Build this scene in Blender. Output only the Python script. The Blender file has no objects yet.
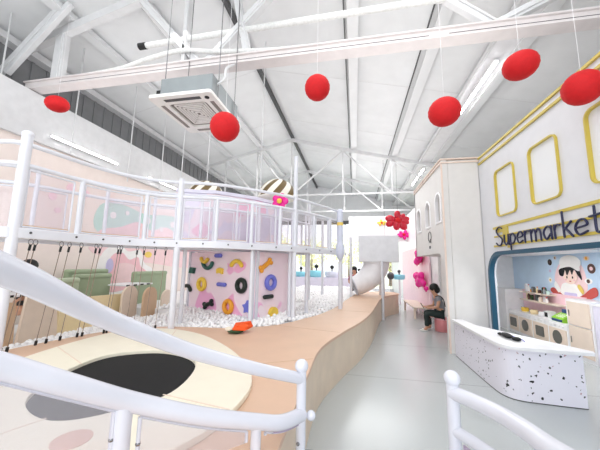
import bpy, bmesh, math, random
from mathutils import Vector, Matrix
random.seed(7)
S = bpy.context.scene
COL = S.collection
PI = math.pi

# ------------------------------------------------------------------ camera
cam_d = bpy.data.cameras.new('camera'); cam = bpy.data.objects.new('camera', cam_d); COL.objects.link(cam)
cam_d.sensor_fit = 'HORIZONTAL'; cam_d.sensor_width = 36.0; cam_d.lens = 36.0 * 285 / 600
cam_d.clip_start = 0.02; cam_d.clip_end = 300
_r = Vector((0.98205, 0.18786, 0.0168)); _u = Vector((0.00920, -0.13690, 0.99054)); _f = Vector((-0.18838, 0.97263, 0.13616))
cam.matrix_world = Matrix(((_r.x, _u.x, -_f.x, 0), (_r.y, _u.y, -_f.y, 0), (_r.z, _u.z, -_f.z, 1.75), (0, 0, 0, 1)))
S.camera = cam

# ------------------------------------------------------------------ light and exposure
W = bpy.data.worlds.new('world'); S.world = W; W.use_nodes = True
W.node_tree.nodes['Background'].inputs[0].default_value = (0.93, 0.97, 1.0, 1)
W.node_tree.nodes['Background'].inputs[1].default_value = 1.6
def area(name, loc, size, energy, rot=(0, 0, 0), color=(1, 1, 1)):
    l = bpy.data.lights.new(name, 'AREA'); l.shape = 'RECTANGLE'; l.size, l.size_y = size; l.energy = energy; l.color = color
    o = bpy.data.objects.new(name, l); o.location = loc; o.rotation_euler = rot; COL.objects.link(o); return o
area('hall_fill_left', (-3.6, 9, 6.2), (2.5, 18), 120)  # unseen broad fill lamp, stands in for the rows of tube lights
area('hall_fill_right', (0.4, 10, 6.2), (3, 18), 190)  # second unseen fill lamp for the tube rows, right side
area('roof_fill_left', (-4.6, 9, 4.6), (3, 19), 55, (PI, 0, 0))  # unseen upward fill lamp, added to brighten the left roof sheets
area('roof_fill_right', (0.8, 9, 4.4), (3.4, 19), 115, (PI, 0, 0))  # unseen upward fill lamp, added for the right roof slope
sn = bpy.data.lights.new('sun', 'SUN'); sn.energy = 4; sn.angle = .05; so = bpy.data.objects.new('sun', sn); so.rotation_euler = (0, math.radians(52), 0); COL.objects.link(so)
area('hall_fill_far', (0.5, 16, 5.2), (4, 6), 200)  # unseen fill lamp added to brighten the far end
area('entrance_daylight', (0.5, -9.0, 4.0), (10, 6), 130, (math.radians(80), 0, 0), (0.96, 0.98, 1.0))
vs = S.view_settings
vs.view_transform = 'Standard'; vs.look = 'None'; vs.gamma = 1; vs.use_curve_mapping = False
vs.exposure = 0.3

# ------------------------------------------------------------------ materials
def srgb(h):
    h = h.lstrip('#'); c = [int(h[i:i+2], 16) / 255 for i in (0, 2, 4)]
    return tuple(x / 12.92 if x <= .04045 else ((x + .055) / 1.055) ** 2.4 for x in c) + (1,)
def mat(name, col, rough=.5, metal=0, var=.04, scale=6, bump=0, emit=0):
    m = bpy.data.materials.new(name); m.use_nodes = True; nt = m.node_tree; b = nt.nodes['Principled BSDF']
    c = srgb(col)
    b.inputs['Roughness'].default_value = rough; b.inputs['Metallic'].default_value = metal
    tc = nt.nodes.new('ShaderNodeTexCoord'); n = nt.nodes.new('ShaderNodeTexNoise'); n.inputs['Scale'].default_value = scale
    n.inputs['Detail'].default_value = 3
    nt.links.new(tc.outputs['Object'], n.inputs['Vector'])
    r = nt.nodes.new('ShaderNodeValToRGB')
    r.color_ramp.elements[0].position = .3; r.color_ramp.elements[1].position = .7
    r.color_ramp.elements[0].color = tuple(x * (1 - var) for x in c[:3]) + (1,)
    r.color_ramp.elements[1].color = tuple(min(1, x * (1 + var)) for x in c[:3]) + (1,)
    nt.links.new(n.outputs['Fac'], r.inputs['Fac']); nt.links.new(r.outputs['Color'], b.inputs['Base Color'])
    if bump:
        bp = nt.nodes.new('ShaderNodeBump'); bp.inputs['Strength'].default_value = bump; bp.inputs['Distance'].default_value = .01
        nt.links.new(n.outputs['Fac'], bp.inputs['Height']); nt.links.new(bp.outputs['Normal'], b.inputs['Normal'])
    if emit:
        b.inputs['Emission Color'].default_value = c; b.inputs['Emission Strength'].default_value = emit
    return m
def patch_mat(name, base, cols, scale=1.2, rough=.5, thr=.58):
    """plain paint with big soft edged printed patches in one or more colours"""
    m = mat(name, base, rough, var=0); nt = m.node_tree; b = nt.nodes['Principled BSDF']
    tc = nt.nodes.new('ShaderNodeTexCoord'); prev = None
    for i, (c, t, sc) in enumerate(cols):
        mp = nt.nodes.new('ShaderNodeMapping'); mp.inputs['Location'].default_value = (3.1 * i + 1.7, 5.3 * i, 2.2 * i)
        nt.links.new(tc.outputs['Object'], mp.inputs['Vector'])
        n = nt.nodes.new('ShaderNodeTexNoise'); n.inputs['Scale'].default_value = sc; n.inputs['Detail'].default_value = 1.2
        nt.links.new(mp.outputs['Vector'], n.inputs['Vector'])
        r = nt.nodes.new('ShaderNodeValToRGB'); r.color_ramp.elements[0].position = t; r.color_ramp.elements[1].position = t + .015
        nt.links.new(n.outputs['Fac'], r.inputs['Fac'])
        mx = nt.nodes.new('ShaderNodeMix'); mx.data_type = 'RGBA'
        nt.links.new(r.outputs['Color'], mx.inputs['Factor'])
        if prev is None: mx.inputs['A'].default_value = srgb(base)
        else: nt.links.new(prev, mx.inputs['A'])
        mx.inputs['B'].default_value = srgb(c); prev = mx.outputs['Result']
    nt.links.new(prev, b.inputs['Base Color']); return m
def clear_mat(name, tint, gloss=.08, body=.0, body_col='#ffffff'):
    m = bpy.data.materials.new(name); m.use_nodes = True; nt = m.node_tree; nt.nodes.clear()
    out = nt.nodes.new('ShaderNodeOutputMaterial'); t = nt.nodes.new('ShaderNodeBsdfTransparent'); g = nt.nodes.new('ShaderNodeBsdfGlossy')
    t.inputs[0].default_value = srgb(tint); g.inputs['Roughness'].default_value = .08
    lw = nt.nodes.new('ShaderNodeLayerWeight'); lw.inputs['Blend'].default_value = .25
    mu = nt.nodes.new('ShaderNodeMath'); mu.operation = 'MULTIPLY_ADD'; mu.inputs[1].default_value = .35; mu.inputs[2].default_value = gloss
    nt.links.new(lw.outputs['Facing'], mu.inputs[0])
    mx = nt.nodes.new('ShaderNodeMixShader'); nt.links.new(mu.outputs[0], mx.inputs[0]); nt.links.new(t.outputs[0], mx.inputs[1]); nt.links.new(g.outputs[0], mx.inputs[2])
    last = mx
    if body:
        d = nt.nodes.new('ShaderNodeBsdfDiffuse'); d.inputs[0].default_value = srgb(body_col)
        m2 = nt.nodes.new('ShaderNodeMixShader'); m2.inputs[0].default_value = body
        nt.links.new(mx.outputs[0], m2.inputs[1]); nt.links.new(d.outputs[0], m2.inputs[2]); last = m2
    nt.links.new(last.outputs[0], out.inputs[0]); return m
M = dict(
    white=mat('white_paint', '#f1f0f2', .35), steel=mat('white_powder_steel', '#dedfe8', .26, var=.02), whiteband=mat('matt_white_band', '#dfdfe0', .7), steelw=mat('white_powder_coat', '#e3e4eb', .3, var=.02), wall=mat('warm_white_wall', '#eeeae6', .55),
    facade=mat('ivory_facade', '#dedfe3', .5, var=.02), archw=mat('ivory_plaster', '#e2dfdc', .5, var=.02), roof=mat('white_roof_sheet', '#e8e9ea', .55, var=.03, scale=2),
    grey_clad=mat('grey_cladding', '#808183', .6), truss=mat('pale_steel', '#dcdcdd', .5), dark=mat('dark_steel', '#4a4a4c', .5),
    tray=mat('blush_tray_steel', '#ddd6d5', .5), wrap=mat('wrapped_pipe', '#dededc', .8, var=.1, scale=22, bump=.6),
    pinkwall=mat('blush_wall', '#f5e7e0', .6, var=.02), tan=mat('tan_vinyl', '#dcb99e', .45, var=.03, scale=3), blush=mat('blush_vinyl', '#dcb6a4', .45),
    ply=mat('pale_ply_front', '#e4d1bb', .5, var=.05, scale=4), cream=mat('cream_vinyl', '#f1ead6', .42, var=.02), black=mat('black_mat', '#060607', .85, bump=.2, scale=80),
    ball=mat('white_ball_plastic', '#fbfafa', .3, var=.01), pitbase=mat('pit_base', '#f2f1f1', .7), gold=mat('gold_paint', '#cdb84f', .35, var=.05), peach=mat('peach_trim', '#ead6c9', .45),
    navy=mat('navy_letter', '#1c2148', .4), blue=mat('teal_blue_frame', '#154a63', .4), sky=mat('sky_blue_wall', '#cbe2f8', .6, var=.05, scale=2),
    red=mat('red_paper', '#cc0a14', .75, var=.06, scale=25), magenta=mat('magenta_balloon', '#f0249a', .25), rose=mat('rose_red_balloon', '#c4152f', .22), lightpink=mat('light_pink', '#f8d3dd', .4),
    yellow=mat('yellow_plastic', '#f2cd4a', .4), orange=mat('orange_plastic', '#eea22d', .4), tealp=mat('dark_teal_plastic', '#1f5a50', .4), bluep=mat('periwinkle_plastic', '#7277d2', .4), blackp=mat('black_green_plastic', '#14231d', .4),
    green=mat('sage_green_leather', '#98a888', .45), lgreen=mat('pale_sage_leather', '#b6c3a6', .45), plyc=mat('cream_ply', '#f0dcae', .5, var=.03), plyb=mat('beige_ply', '#e6d3c0', .5, var=.04), plyt=mat('tan_ply', '#cfae8e', .5, var=.04),
    stripe_d=mat('olive_brown_stripe', '#6d5830', .5), stripe_l=mat('ivory_stripe', '#f3eee2', .5), lilac=mat('pale_lilac', '#e3dfee', .5), greypad=mat('blue_grey_padding', '#d3d7e6', .5),
    skin=mat('skin', '#c9967a', .5), hair=mat('black_hair', '#0d0b0c', .6), shirt=mat('grey_vest_cloth', '#8b8c93', .8), trous=mat('dark_green_trousers', '#22302e', .8), sandal=mat('white_sandal', '#e8e6e2', .5),
    pinkpouf=mat('coral_pink_vinyl', '#e58f93', .45), acgrey=mat('galvanised_steel', '#8f9597', .4, .5), acwhite=mat('ac_white_plastic', '#f2efec', .4), grille=mat('grey_grille', '#8d8580', .6),
    rope=mat('brown_rope', '#9a8678', .8), chrome=mat('chrome', '#8d8d8f', .25, .9), blackr=mat('black_rubber', '#111112', .6), oven=mat('dark_oven_glass', '#6a6862', .2), wood=mat('pale_wood_panel', '#e9d8c8', .5, var=.05, scale=3),
    orangecloth=mat('orange_cloth', '#ee5a1f', .8), greencloth=mat('dark_green_cloth', '#2f4a2a', .8), whitecloth=mat('cream_cloth', '#ece0cc', .8), cyan=mat('cyan_plastic', '#8fd6e8', .4), leaf=mat('yellow_green_leaf', '#edf4b4', .6, var=.2), bark=mat('bark', '#8d7a66', .8),
    tealm=mat('mural_teal', '#c3e3da', .6), pinkm=mat('mural_pink', '#f9d8da', .6), rosem=mat('mural_rose', '#f6c6cd', .6), whitem=mat('mural_white', '#fbf8f6', .6), lilm=mat('mural_lilac', '#cfc6ea', .6), yelm=mat('mural_yellow', '#f2d36b', .6),
    redm=mat('mural_red', '#c6524a', .6), face=mat('mural_face', '#fbe0d2', .6), brown=mat('mural_brown', '#5d3d35', .6), blackm=mat('mural_black', '#141317', .6), greytop=mat('grey_white_box', '#e3e4e8', .45),
    limep=mat('lime_plastic', '#9ad63f', .4), dkblue=mat('dark_blue_plastic', '#2c4a86', .4), ground=mat('outdoor_ground', '#d8dccb', .9), purplep=mat('dusky_pink_cloth', '#a8556a', .8),
    glow=mat('lit_tube', '#ffffff', .4, emit=14), glow2=mat('lit_lamp', '#fff6e8', .4, emit=6), milky=clear_mat('milky_acrylic', '#f6f5f9', .04, .16, '#f2f0f4'), clear=clear_mat('clear_acrylic', '#f4f3f8', .05), pane=clear_mat('window_glass', '#f7f8f8', .08), tint=clear_mat('faint_milky_acrylic', '#fdfbfd', .03, .05, '#fbf6fb'), winpane=clear_mat('painted_reflection_glass', '#f7f8f8', .1, .85, '#f7f9fb'),  # winpane: bright ceiling reflections are put into its white body colour
    cloud=clear_mat('cloud_printed_acrylic', '#efe6f2', .05, .45, '#cfc0d6'))
M['pinkprint'] = patch_mat('pink_patch_print', '#f9e4ed', [('#f4b4da', .56, 1.5), ('#fae9f0', .62, 1.9)])
M['softprint'] = patch_mat('soft_pastel_print', '#fbeaf0', [('#ece8f8', .52, 1.3), ('#fceef4', .55, 1.9), ('#f9c4da', .6, 1.3)])
# terrazzo
def terrazzo():
    m = mat('white_terrazzo', '#e6e3ee', .35, var=.01); nt = m.node_tree; b = nt.nodes['Principled BSDF']
    tc = nt.nodes.new('ShaderNodeTexCoord'); prev = None
    for sc, thr, col, seed in ((9, .17, '#17171b', 0), (17, .2, '#3b3a3e', 4), (8, .12, '#c3a2a8', 9)):
        mp = nt.nodes.new('ShaderNodeMapping'); mp.inputs['Location'].default_value = (seed, seed * 1.3, seed * .7)
        nt.links.new(tc.outputs['Object'], mp.inputs['Vector'])
        dn = nt.nodes.new('ShaderNodeTexNoise'); dn.inputs['Scale'].default_value = 30
        nt.links.new(mp.outputs['Vector'], dn.inputs['Vector'])
        ad = nt.nodes.new('ShaderNodeMix'); ad.data_type = 'VECTOR'; ad.inputs['Factor'].default_value = .045
        nt.links.new(mp.outputs['Vector'], ad.inputs['A']); nt.links.new(dn.outputs['Color'], ad.inputs['B'])
        v = nt.nodes.new('ShaderNodeTexVoronoi'); v.inputs['Scale'].default_value = sc; nt.links.new(ad.outputs['Result'], v.inputs['Vector'])
        sp = nt.nodes.new('ShaderNodeSeparateColor'); nt.links.new(v.outputs['Color'], sp.inputs[0])
        mu = nt.nodes.new('ShaderNodeMath'); mu.operation = 'MULTIPLY'; mu.inputs[1].default_value = thr * 1.7; nt.links.new(sp.outputs[0], mu.inputs[0])
        sub = nt.nodes.new('ShaderNodeMath'); sub.operation = 'SUBTRACT'; sub.inputs[1].default_value = thr * .45; nt.links.new(mu.outputs[0], sub.inputs[0])
        lt = nt.nodes.new('ShaderNodeMath'); lt.operation = 'LESS_THAN'; nt.links.new(v.outputs['Distance'], lt.inputs[0]); nt.links.new(sub.outputs[0], lt.inputs[1])
        mx = nt.nodes.new('ShaderNodeMix'); mx.data_type = 'RGBA'; nt.links.new(lt.outputs[0], mx.inputs['Factor'])
        if prev is None: mx.inputs['A'].default_value = srgb('#ece9f3')
        else: nt.links.new(prev, mx.inputs['A'])
        mx.inputs['B'].default_value = srgb(col); prev = mx.outputs['Result']
    nt.links.new(prev, b.inputs['Base Color']); return m
M['terrazzo'] = terrazzo()
def floor_mat():
    m = mat('grey_speckled_vinyl', '#b9bdbd', .2, var=.03, scale=1.5); nt = m.node_tree; b = nt.nodes['Principled BSDF']
    tc = nt.nodes.new('ShaderNodeTexCoord'); n = nt.nodes.new('ShaderNodeTexNoise'); n.inputs['Scale'].default_value = 130; n.inputs['Detail'].default_value = 2
    nt.links.new(tc.outputs['Object'], n.inputs['Vector'])
    r = nt.nodes.new('ShaderNodeValToRGB'); r.color_ramp.elements[0].position = .34; r.color_ramp.elements[0].color = srgb('#a2a8a9')
    r.color_ramp.elements[1].position = .6; r.color_ramp.elements[1].color = srgb('#cdd1d1')
    nt.links.new(n.outputs['Fac'], r.inputs['Fac'])
    br = nt.nodes.new('ShaderNodeTexBrick'); br.inputs['Scale'].default_value = 1; br.inputs['Brick Width'].default_value = 12; br.inputs['Row Height'].default_value = 2.0
    br.inputs['Mortar Size'].default_value = .007; br.offset = 0
    br.inputs['Color1'].default_value = (1, 1, 1, 1); br.inputs['Color2'].default_value = (1, 1, 1, 1); br.inputs['Mortar'].default_value = (.6, .6, .6, 1)
    mp = nt.nodes.new('ShaderNodeMapping'); mp.inputs['Location'].default_value = (3, .55, 0); nt.links.new(tc.outputs['Object'], mp.inputs['Vector']); nt.links.new(mp.outputs['Vector'], br.inputs['Vector'])
    mx = nt.nodes.new('ShaderNodeMix'); mx.data_type = 'RGBA'; mx.blend_type = 'MULTIPLY'; mx.inputs['Factor'].default_value = 1
    nt.links.new(r.outputs['Color'], mx.inputs['A']); nt.links.new(br.outputs['Color'], mx.inputs['B']); nt.links.new(mx.outputs['Result'], b.inputs['Base Color'])
    return m
M['floor'] = floor_mat()

# ------------------------------------------------------------------ builders
WL = {}
def put(o, parent=None, loc=(0, 0, 0)):
    COL.objects.link(o); loc = Vector(loc); WL[o.name] = loc
    if parent is not None: o.parent = parent; o.location = loc - WL[parent.name]
    else: o.location = loc
    return o
def tag(o, label=None, cat=None, group=None, kind=None):
    if label: o['label'] = label
    if cat: o['category'] = cat
    if group: o['group'] = group
    if kind: o['kind'] = kind
    return o
def thing(name, label, cat, loc, group=None):
    o = bpy.data.objects.new(name, None); o.empty_display_size = .1
    put(o, None, loc); return tag(o, label, cat, group)
class MB:
    def __init__(s): s.v = []; s.f = []; s.m = []; s.sm = []
    def add(s, vs_, fs, mi=0, sm=False):
        n = len(s.v); s.v += [tuple(p) for p in vs_]
        s.f += [tuple(i + n for i in f) for f in fs]; s.m += [mi] * len(fs); s.sm += [sm] * len(fs); return s
    def box(s, c, d, rz=0, mi=0, R=None):
        x, y, z = d[0] / 2, d[1] / 2, d[2] / 2
        P = [Vector((a * x, b * y, e * z)) for a in (-1, 1) for b in (-1, 1) for e in (-1, 1)]
        rot = R if R is not None else Matrix.Rotation(rz, 3, 'Z')
        P = [rot @ p + Vector(c) for p in P]
        return s.add(P, [(0, 1, 3, 2), (4, 6, 7, 5), (0, 4, 5, 1), (2, 3, 7, 6), (0, 2, 6, 4), (1, 5, 7, 3)], mi)
    def b2(s, lo, hi, mi=0):
        return s.box([(a + b) / 2 for a, b in zip(lo, hi)], [abs(b - a) for a, b in zip(lo, hi)], 0, mi)
    def bar(s, a, b, w, h=None, mi=0, up=(0, 0, 1)):
        a, b = Vector(a), Vector(b); d = b - a; L = d.length; d.normalize(); up = Vector(up)
        if abs(d.dot(up)) > .98: up = Vector((0, 1, 0))
        x = d.cross(up).normalized(); z = x.cross(d)
        R = Matrix((x, d, z)).transposed()
        return s.box((a + b) / 2, (w, L, h or w), 0, mi, R)
    def tube(s, pts, r, n=10, mi=0, closed=False, cap=True):
        P = [Vector(p) for p in pts]; k = len(P); rr = r if isinstance(r, (list, tuple)) else [r] * k
        T = []
        for i in range(k):
            if closed: t = P[(i + 1) % k] - P[i - 1]
            else: t = P[min(i + 1, k - 1)] - P[max(i - 1, 0)]
            T.append(t.normalized())
        up = Vector((0, 0, 1)) if abs(T[0].z) < .9 else Vector((1, 0, 0))
        nrm = (up - T[0] * up.dot(T[0])).normalized(); V = []
        for i in range(k):
            nrm = (nrm - T[i] * nrm.dot(T[i])).normalized(); bn = T[i].cross(nrm)
            for j in range(n):
                a = 2 * PI * j / n; V.append(P[i] + (nrm * math.cos(a) + bn * math.sin(a)) * rr[i])
        F = []
        for i in range(k if closed else k - 1):
            for j in range(n):
                a, b = i * n + j, i * n + (j + 1) % n; c, d = ((i + 1) % k) * n + (j + 1) % n, ((i + 1) % k) * n + j
                F.append((a, b, c, d))
        s.add(V, F, mi, True)
        if cap and not closed: s.add(V[:n], [tuple(range(n))[::-1]], mi); s.add(V[-n:], [tuple(range(n))], mi)
        return s
    def lathe(s, prof, c=(0, 0, 0), n=20, mi=0, R=None, sm=True, mf=None, tw=0):
        V = []; F = []; k = len(prof); c = Vector(c)
        for q, (r, z) in enumerate(prof):
            for j in range(n):
                a = 2 * PI * j / n + tw * q; p = Vector((r * math.cos(a), r * math.sin(a), z)); V.append((R @ p if R else p) + c)
        base = len(s.m)
        for i in range(k - 1):
            for j in range(n): F.append((i * n + j, i * n + (j + 1) % n, (i + 1) * n + (j + 1) % n, (i + 1) * n + j))
        s.add(V, F, mi, sm)
        if mf:
            q = base
            for i in range(k - 1):
                for j in range(n): s.m[q] = mf(i, j); q += 1
        if prof[0][0] > 1e-4: s.add(V[:n], [tuple(range(n))[::-1]], mi)
        if prof[-1][0] > 1e-4: s.add(V[-n:], [tuple(range(n))], mi)
        return s
    def ball(s, c, r, n=16, mi=0, sc=(1, 1, 1), R=None):
        m = max(6, n // 2); pr = [(math.sin(PI * i / m), -math.cos(PI * i / m)) for i in range(m + 1)]
        D = Matrix.Diagonal(Vector((r * sc[0], r * sc[1], r * sc[2])))
        pr[0] = (1e-5, -1); pr[-1] = (1e-5, 1)
        return s.lathe(pr, c, n, mi, (R @ D) if R else D)
    def prism(s, poly, z0, z1, mi=0, side=None, mp=None):
        n = len(poly); mp = mp or (lambda u, v, w: (u, v, w))
        V = [mp(x, y, z0) for x, y in poly] + [mp(x, y, z1) for x, y in poly]
        s.add(V, [tuple(range(n))[::-1], tuple(range(n, 2 * n))], mi)
        return s.add(V, [(i, (i + 1) % n, n + (i + 1) % n, n + i) for i in range(n)], mi if side is None else side)
    def build(s, name, m, parent=None, bevel=0, label=None, seg=2, merge=False):
        xs = [p[0] for p in s.v]; ys = [p[1] for p in s.v]; zs = [p[2] for p in s.v]
        c = Vector(((min(xs) + max(xs)) / 2, (min(ys) + max(ys)) / 2, min(zs)))
        me = bpy.data.meshes.new(name); me.from_pydata([tuple(Vector(p) - c) for p in s.v], [], s.f)
        ms = m if isinstance(m, (list, tuple)) else [m]
        for k in ms: me.materials.append(M[k] if isinstance(k, str) else k)
        me.polygons.foreach_set('material_index', s.m); me.polygons.foreach_set('use_smooth', s.sm)
        bm = bmesh.new(); bm.from_mesh(me); bmesh.ops.recalc_face_normals(bm, faces=bm.faces); bm.to_mesh(me); bm.free()
        o = bpy.data.objects.new(name, me)
        if bevel:
            b = o.modifiers.new('bevel', 'BEVEL'); b.width = bevel; b.segments = seg; b.limit_method = 'ANGLE'; b.angle_limit = math.radians(40)
        put(o, parent, c)
        if label: o['label'] = label
        return o
def struct(o, label=None):
    o['kind'] = 'structure'
    if label: o['label'] = label
    return o
def plate(name, outer, holes, t0, t1, mp, m, parent=None, label=None):
    """flat board with cut openings: 2D outline + holes, thickness t0..t1, mapped by mp(u,v,w)"""
    cu = bpy.data.curves.new('tmp', 'CURVE'); cu.dimensions = '2D'; cu.fill_mode = 'BOTH'; cu.extrude = abs(t1 - t0) / 2
    for poly in [outer] + holes:
        sp = cu.splines.new('POLY'); sp.points.add(len(poly) - 1); sp.use_cyclic_u = True
        for p, q in zip(sp.points, poly): p.co = (q[0], q[1], 0, 1)
    o = bpy.data.objects.new('tmp', cu); COL.objects.link(o)
    dg = bpy.context.evaluated_depsgraph_get(); me = bpy.data.meshes.new_from_object(o.evaluated_get(dg))
    V = [mp(v.co.x, v.co.y, v.co.z + (t0 + t1) / 2) for v in me.vertices]; F = [tuple(p.vertices) for p in me.polygons]
    bpy.data.objects.remove(o); bpy.data.curves.remove(cu); bpy.data.meshes.remove(me)
    b = MB(); b.add(V, F); ob = b.build(name, m, parent, label=label)
    bm = bmesh.new(); bm.from_mesh(ob.data); bmesh.ops.remove_doubles(bm, verts=bm.verts, dist=1e-5); bmesh.ops.recalc_face_normals(bm, faces=bm.faces); bm.to_mesh(ob.data); bm.free()
    return ob
def rrect(u0, v0, u1, v1, r, n=5):
    P = []
    for cx, cy, a0 in ((u1 - r, v1 - r, 0), (u0 + r, v1 - r, 90), (u0 + r, v0 + r, 180), (u1 - r, v0 + r, 270)):
        for i in range(n + 1): a = math.radians(a0 + 90 * i / n); P.append((cx + r * math.cos(a), cy + r * math.sin(a)))
    return P
def ell(cx, cy, rx, ry=None, n=20, a0=0, a1=2 * PI):
    ry = ry or rx; return [(cx + rx * math.cos(a0 + (a1 - a0) * i / n), cy + ry * math.sin(a0 + (a1 - a0) * i / n)) for i in range(n)]
def spline(pts, k=6, closed=False):
    """Catmull-Rom through the points"""
    P = [Vector(p) for p in pts]; n = len(P); out = []
    for i in range(n if closed else n - 1):
        if closed: a, b, c, d = P[i - 1], P[i], P[(i + 1) % n], P[(i + 2) % n]
        else: a, b, c, d = P[max(i - 1, 0)], P[i], P[i + 1], P[min(i + 2, n - 1)]
        for j in range(k):
            t = j / k
            out.append(.5 * ((2 * b) + (c - a) * t + (2 * a - 5 * b + 4 * c - d) * t * t + (3 * b - a - 3 * c + d) * t ** 3))
    if not closed: out.append(P[-1])
    return out
def sp2(pts, k=6, closed=False): return [(p.x, p.y) for p in spline([(x, y, 0) for x, y in pts], k, closed)]
def copy_tree(o, loc):
    r = o.copy(); COL.objects.link(r); r.location = loc; WL[r.name] = Vector(loc)
    for ch in list(o.children):
        c = ch.copy(); COL.objects.link(c); c.parent = r
        for g in list(ch.children):
            d = g.copy(); COL.objects.link(d); d.parent = c
    return r
def skin(name, verts, edges, m, parent, root=0, sub=2):
    me = bpy.data.meshes.new(name); me.from_pydata([v[:3] for v in verts], edges, [])
    o = bpy.data.objects.new(name, me); COL.objects.link(o)
    o.modifiers.new('skin', 'SKIN'); sk = me.skin_vertices[0].data
    for i, v in enumerate(verts): r = v[3]; sk[i].radius = (r, r) if not isinstance(r, tuple) else r; sk[i].use_root = (i == root)
    s_ = o.modifiers.new('sub', 'SUBSURF'); s_.levels = sub; s_.render_levels = sub
    dg = bpy.context.evaluated_depsgraph_get(); me2 = bpy.data.meshes.new_from_object(o.evaluated_get(dg))
    V = [tuple(v.co) for v in me2.vertices]; F = [tuple(p.vertices) for p in me2.polygons]
    bpy.data.objects.remove(o)
    b = MB(); b.add(V, F, 0, True); return b.build(name, m, parent)

# ================================================================== SETTING
RX, RZ, SL = -2.85, 7.8, .25
def roofz(x): return RZ - SL * abs(x - RX)
LX, EX, Y0, Y1 = -7.4, 6.0, -2.0, 21.4
b = MB(); b.b2((-8, -3, -.1), (6.5, 22, 0)); struct(b.build('floor', 'floor'))
b = MB(); b.b2((-30, 22, -.25), (30, 60, -.1)); struct(b.build('ground', 'ground'))
b = MB()
b.add([(LX - .2, Y0, roofz(LX - .2)), (RX, Y0, RZ), (RX, Y1 + .3, RZ), (LX - .2, Y1 + .3, roofz(LX - .2)), (LX - .2, Y0, roofz(LX - .2) + .12), (RX, Y0, RZ + .12), (RX, Y1 + .3, RZ + .12), (LX - .2, Y1 + .3, roofz(LX - .2) + .12)],
      [(0, 1, 2, 3), (7, 6, 5, 4), (0, 4, 5, 1), (2, 6, 7, 3), (0, 3, 7, 4), (1, 5, 6, 2)])
b.add([(EX + .2, Y0, roofz(EX + .2)), (RX, Y0, RZ), (RX, Y1 + .3, RZ), (EX + .2, Y1 + .3, roofz(EX + .2)), (EX + .2, Y0, roofz(EX + .2) + .12), (RX, Y0, RZ + .12), (RX, Y1 + .3, RZ + .12), (EX + .2, Y1 + .3, roofz(EX + .2) + .12)],
      [(0, 1, 2, 3), (7, 6, 5, 4), (0, 4, 5, 1), (2, 6, 7, 3), (0, 3, 7, 4), (1, 5, 6, 2)])
struct(b.build('ceiling', 'roof'))
# seams of the roof sheets across the slope
b = MB()
for y in [1.6 + 3.1 * i for i in range(7)]:
    b.bar((LX, y, roofz(LX) - .004), (RX, y, RZ - .004), .014, .006); b.bar((RX, y, RZ - .004), (EX, y, roofz(EX) - .004), .014, .006)
struct(b.build('trim_1', 'truss'))
# outer side wall with vertical corrugation, seen above the white partition
b = MB(); b.b2((LX - .15, Y0, 0), (LX, Y1, roofz(LX) - .01))
for i in range(70): b.b2((LX, Y0 + .2 + i * .33, 4.4), (LX + .02, Y0 + .26 + i * .33, roofz(LX) - .02))
struct(b.build('wall_left', 'grey_clad'))
b = MB(); b.b2((EX, Y0, 0), (EX + .15, Y1, roofz(EX) - .01)); struct(b.build('wall_right_outer', 'wall'))
# far gable
b = MB(); zg = 5.0
b.prism([(LX, zg), (EX, zg), (EX, roofz(EX) - .01), (RX, RZ - .01), (LX, roofz(LX) - .01)], 0, .15, mp=lambda u, v, w: (u, Y1 + w, v))
for i in range(44):
    x = LX + .2 + i * .3; b.b2((x, Y1 - .03, zg), (x + .08, Y1, roofz(x + (.08 if x > RX else 0)) - .04))
struct(b.build('wall_back', 'roof'))
b = MB(); b.b2((LX, Y1 - .25, 4.75), (EX, Y1, 5.0)); struct(b.build('trim_2', 'dark'))
# far glazing
t = bpy.data.objects.new('window_1', None); put(t, None, ((LX + EX) / 2, Y1, 0)); struct(t)
b = MB()
for i in range(9): x = LX + .05 + i * (EX - LX - .1) / 8; b.b2((x - .05, Y1, 0), (x + .05, Y1 + .1, 4.75))
b.b2((LX, Y1, 2.5), (EX, Y1 + .1, 2.6)); b.b2((LX, Y1, 0), (EX, Y1 + .1, .12)); b.build('window_frame', 'white', t)
b = MB(); b.b2((LX, Y1 + .04, .1), (EX, Y1 + .05, 4.75)); b.build('window_pane', 'pane', t)
# white partition on the left with blush lower wall
b = MB(); b.b2((-7.0, -2, 0), (-6.8, 11.5, 4.28)); struct(b.build('wall_partition', 'pinkwall'))
b = MB(); b.b2((-7.0, -2, 4.28), (-6.72, 11.5, 5.32)); struct(b.build('trim_3', 'whiteband'), 'white band along the top of the blush wall')

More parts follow.
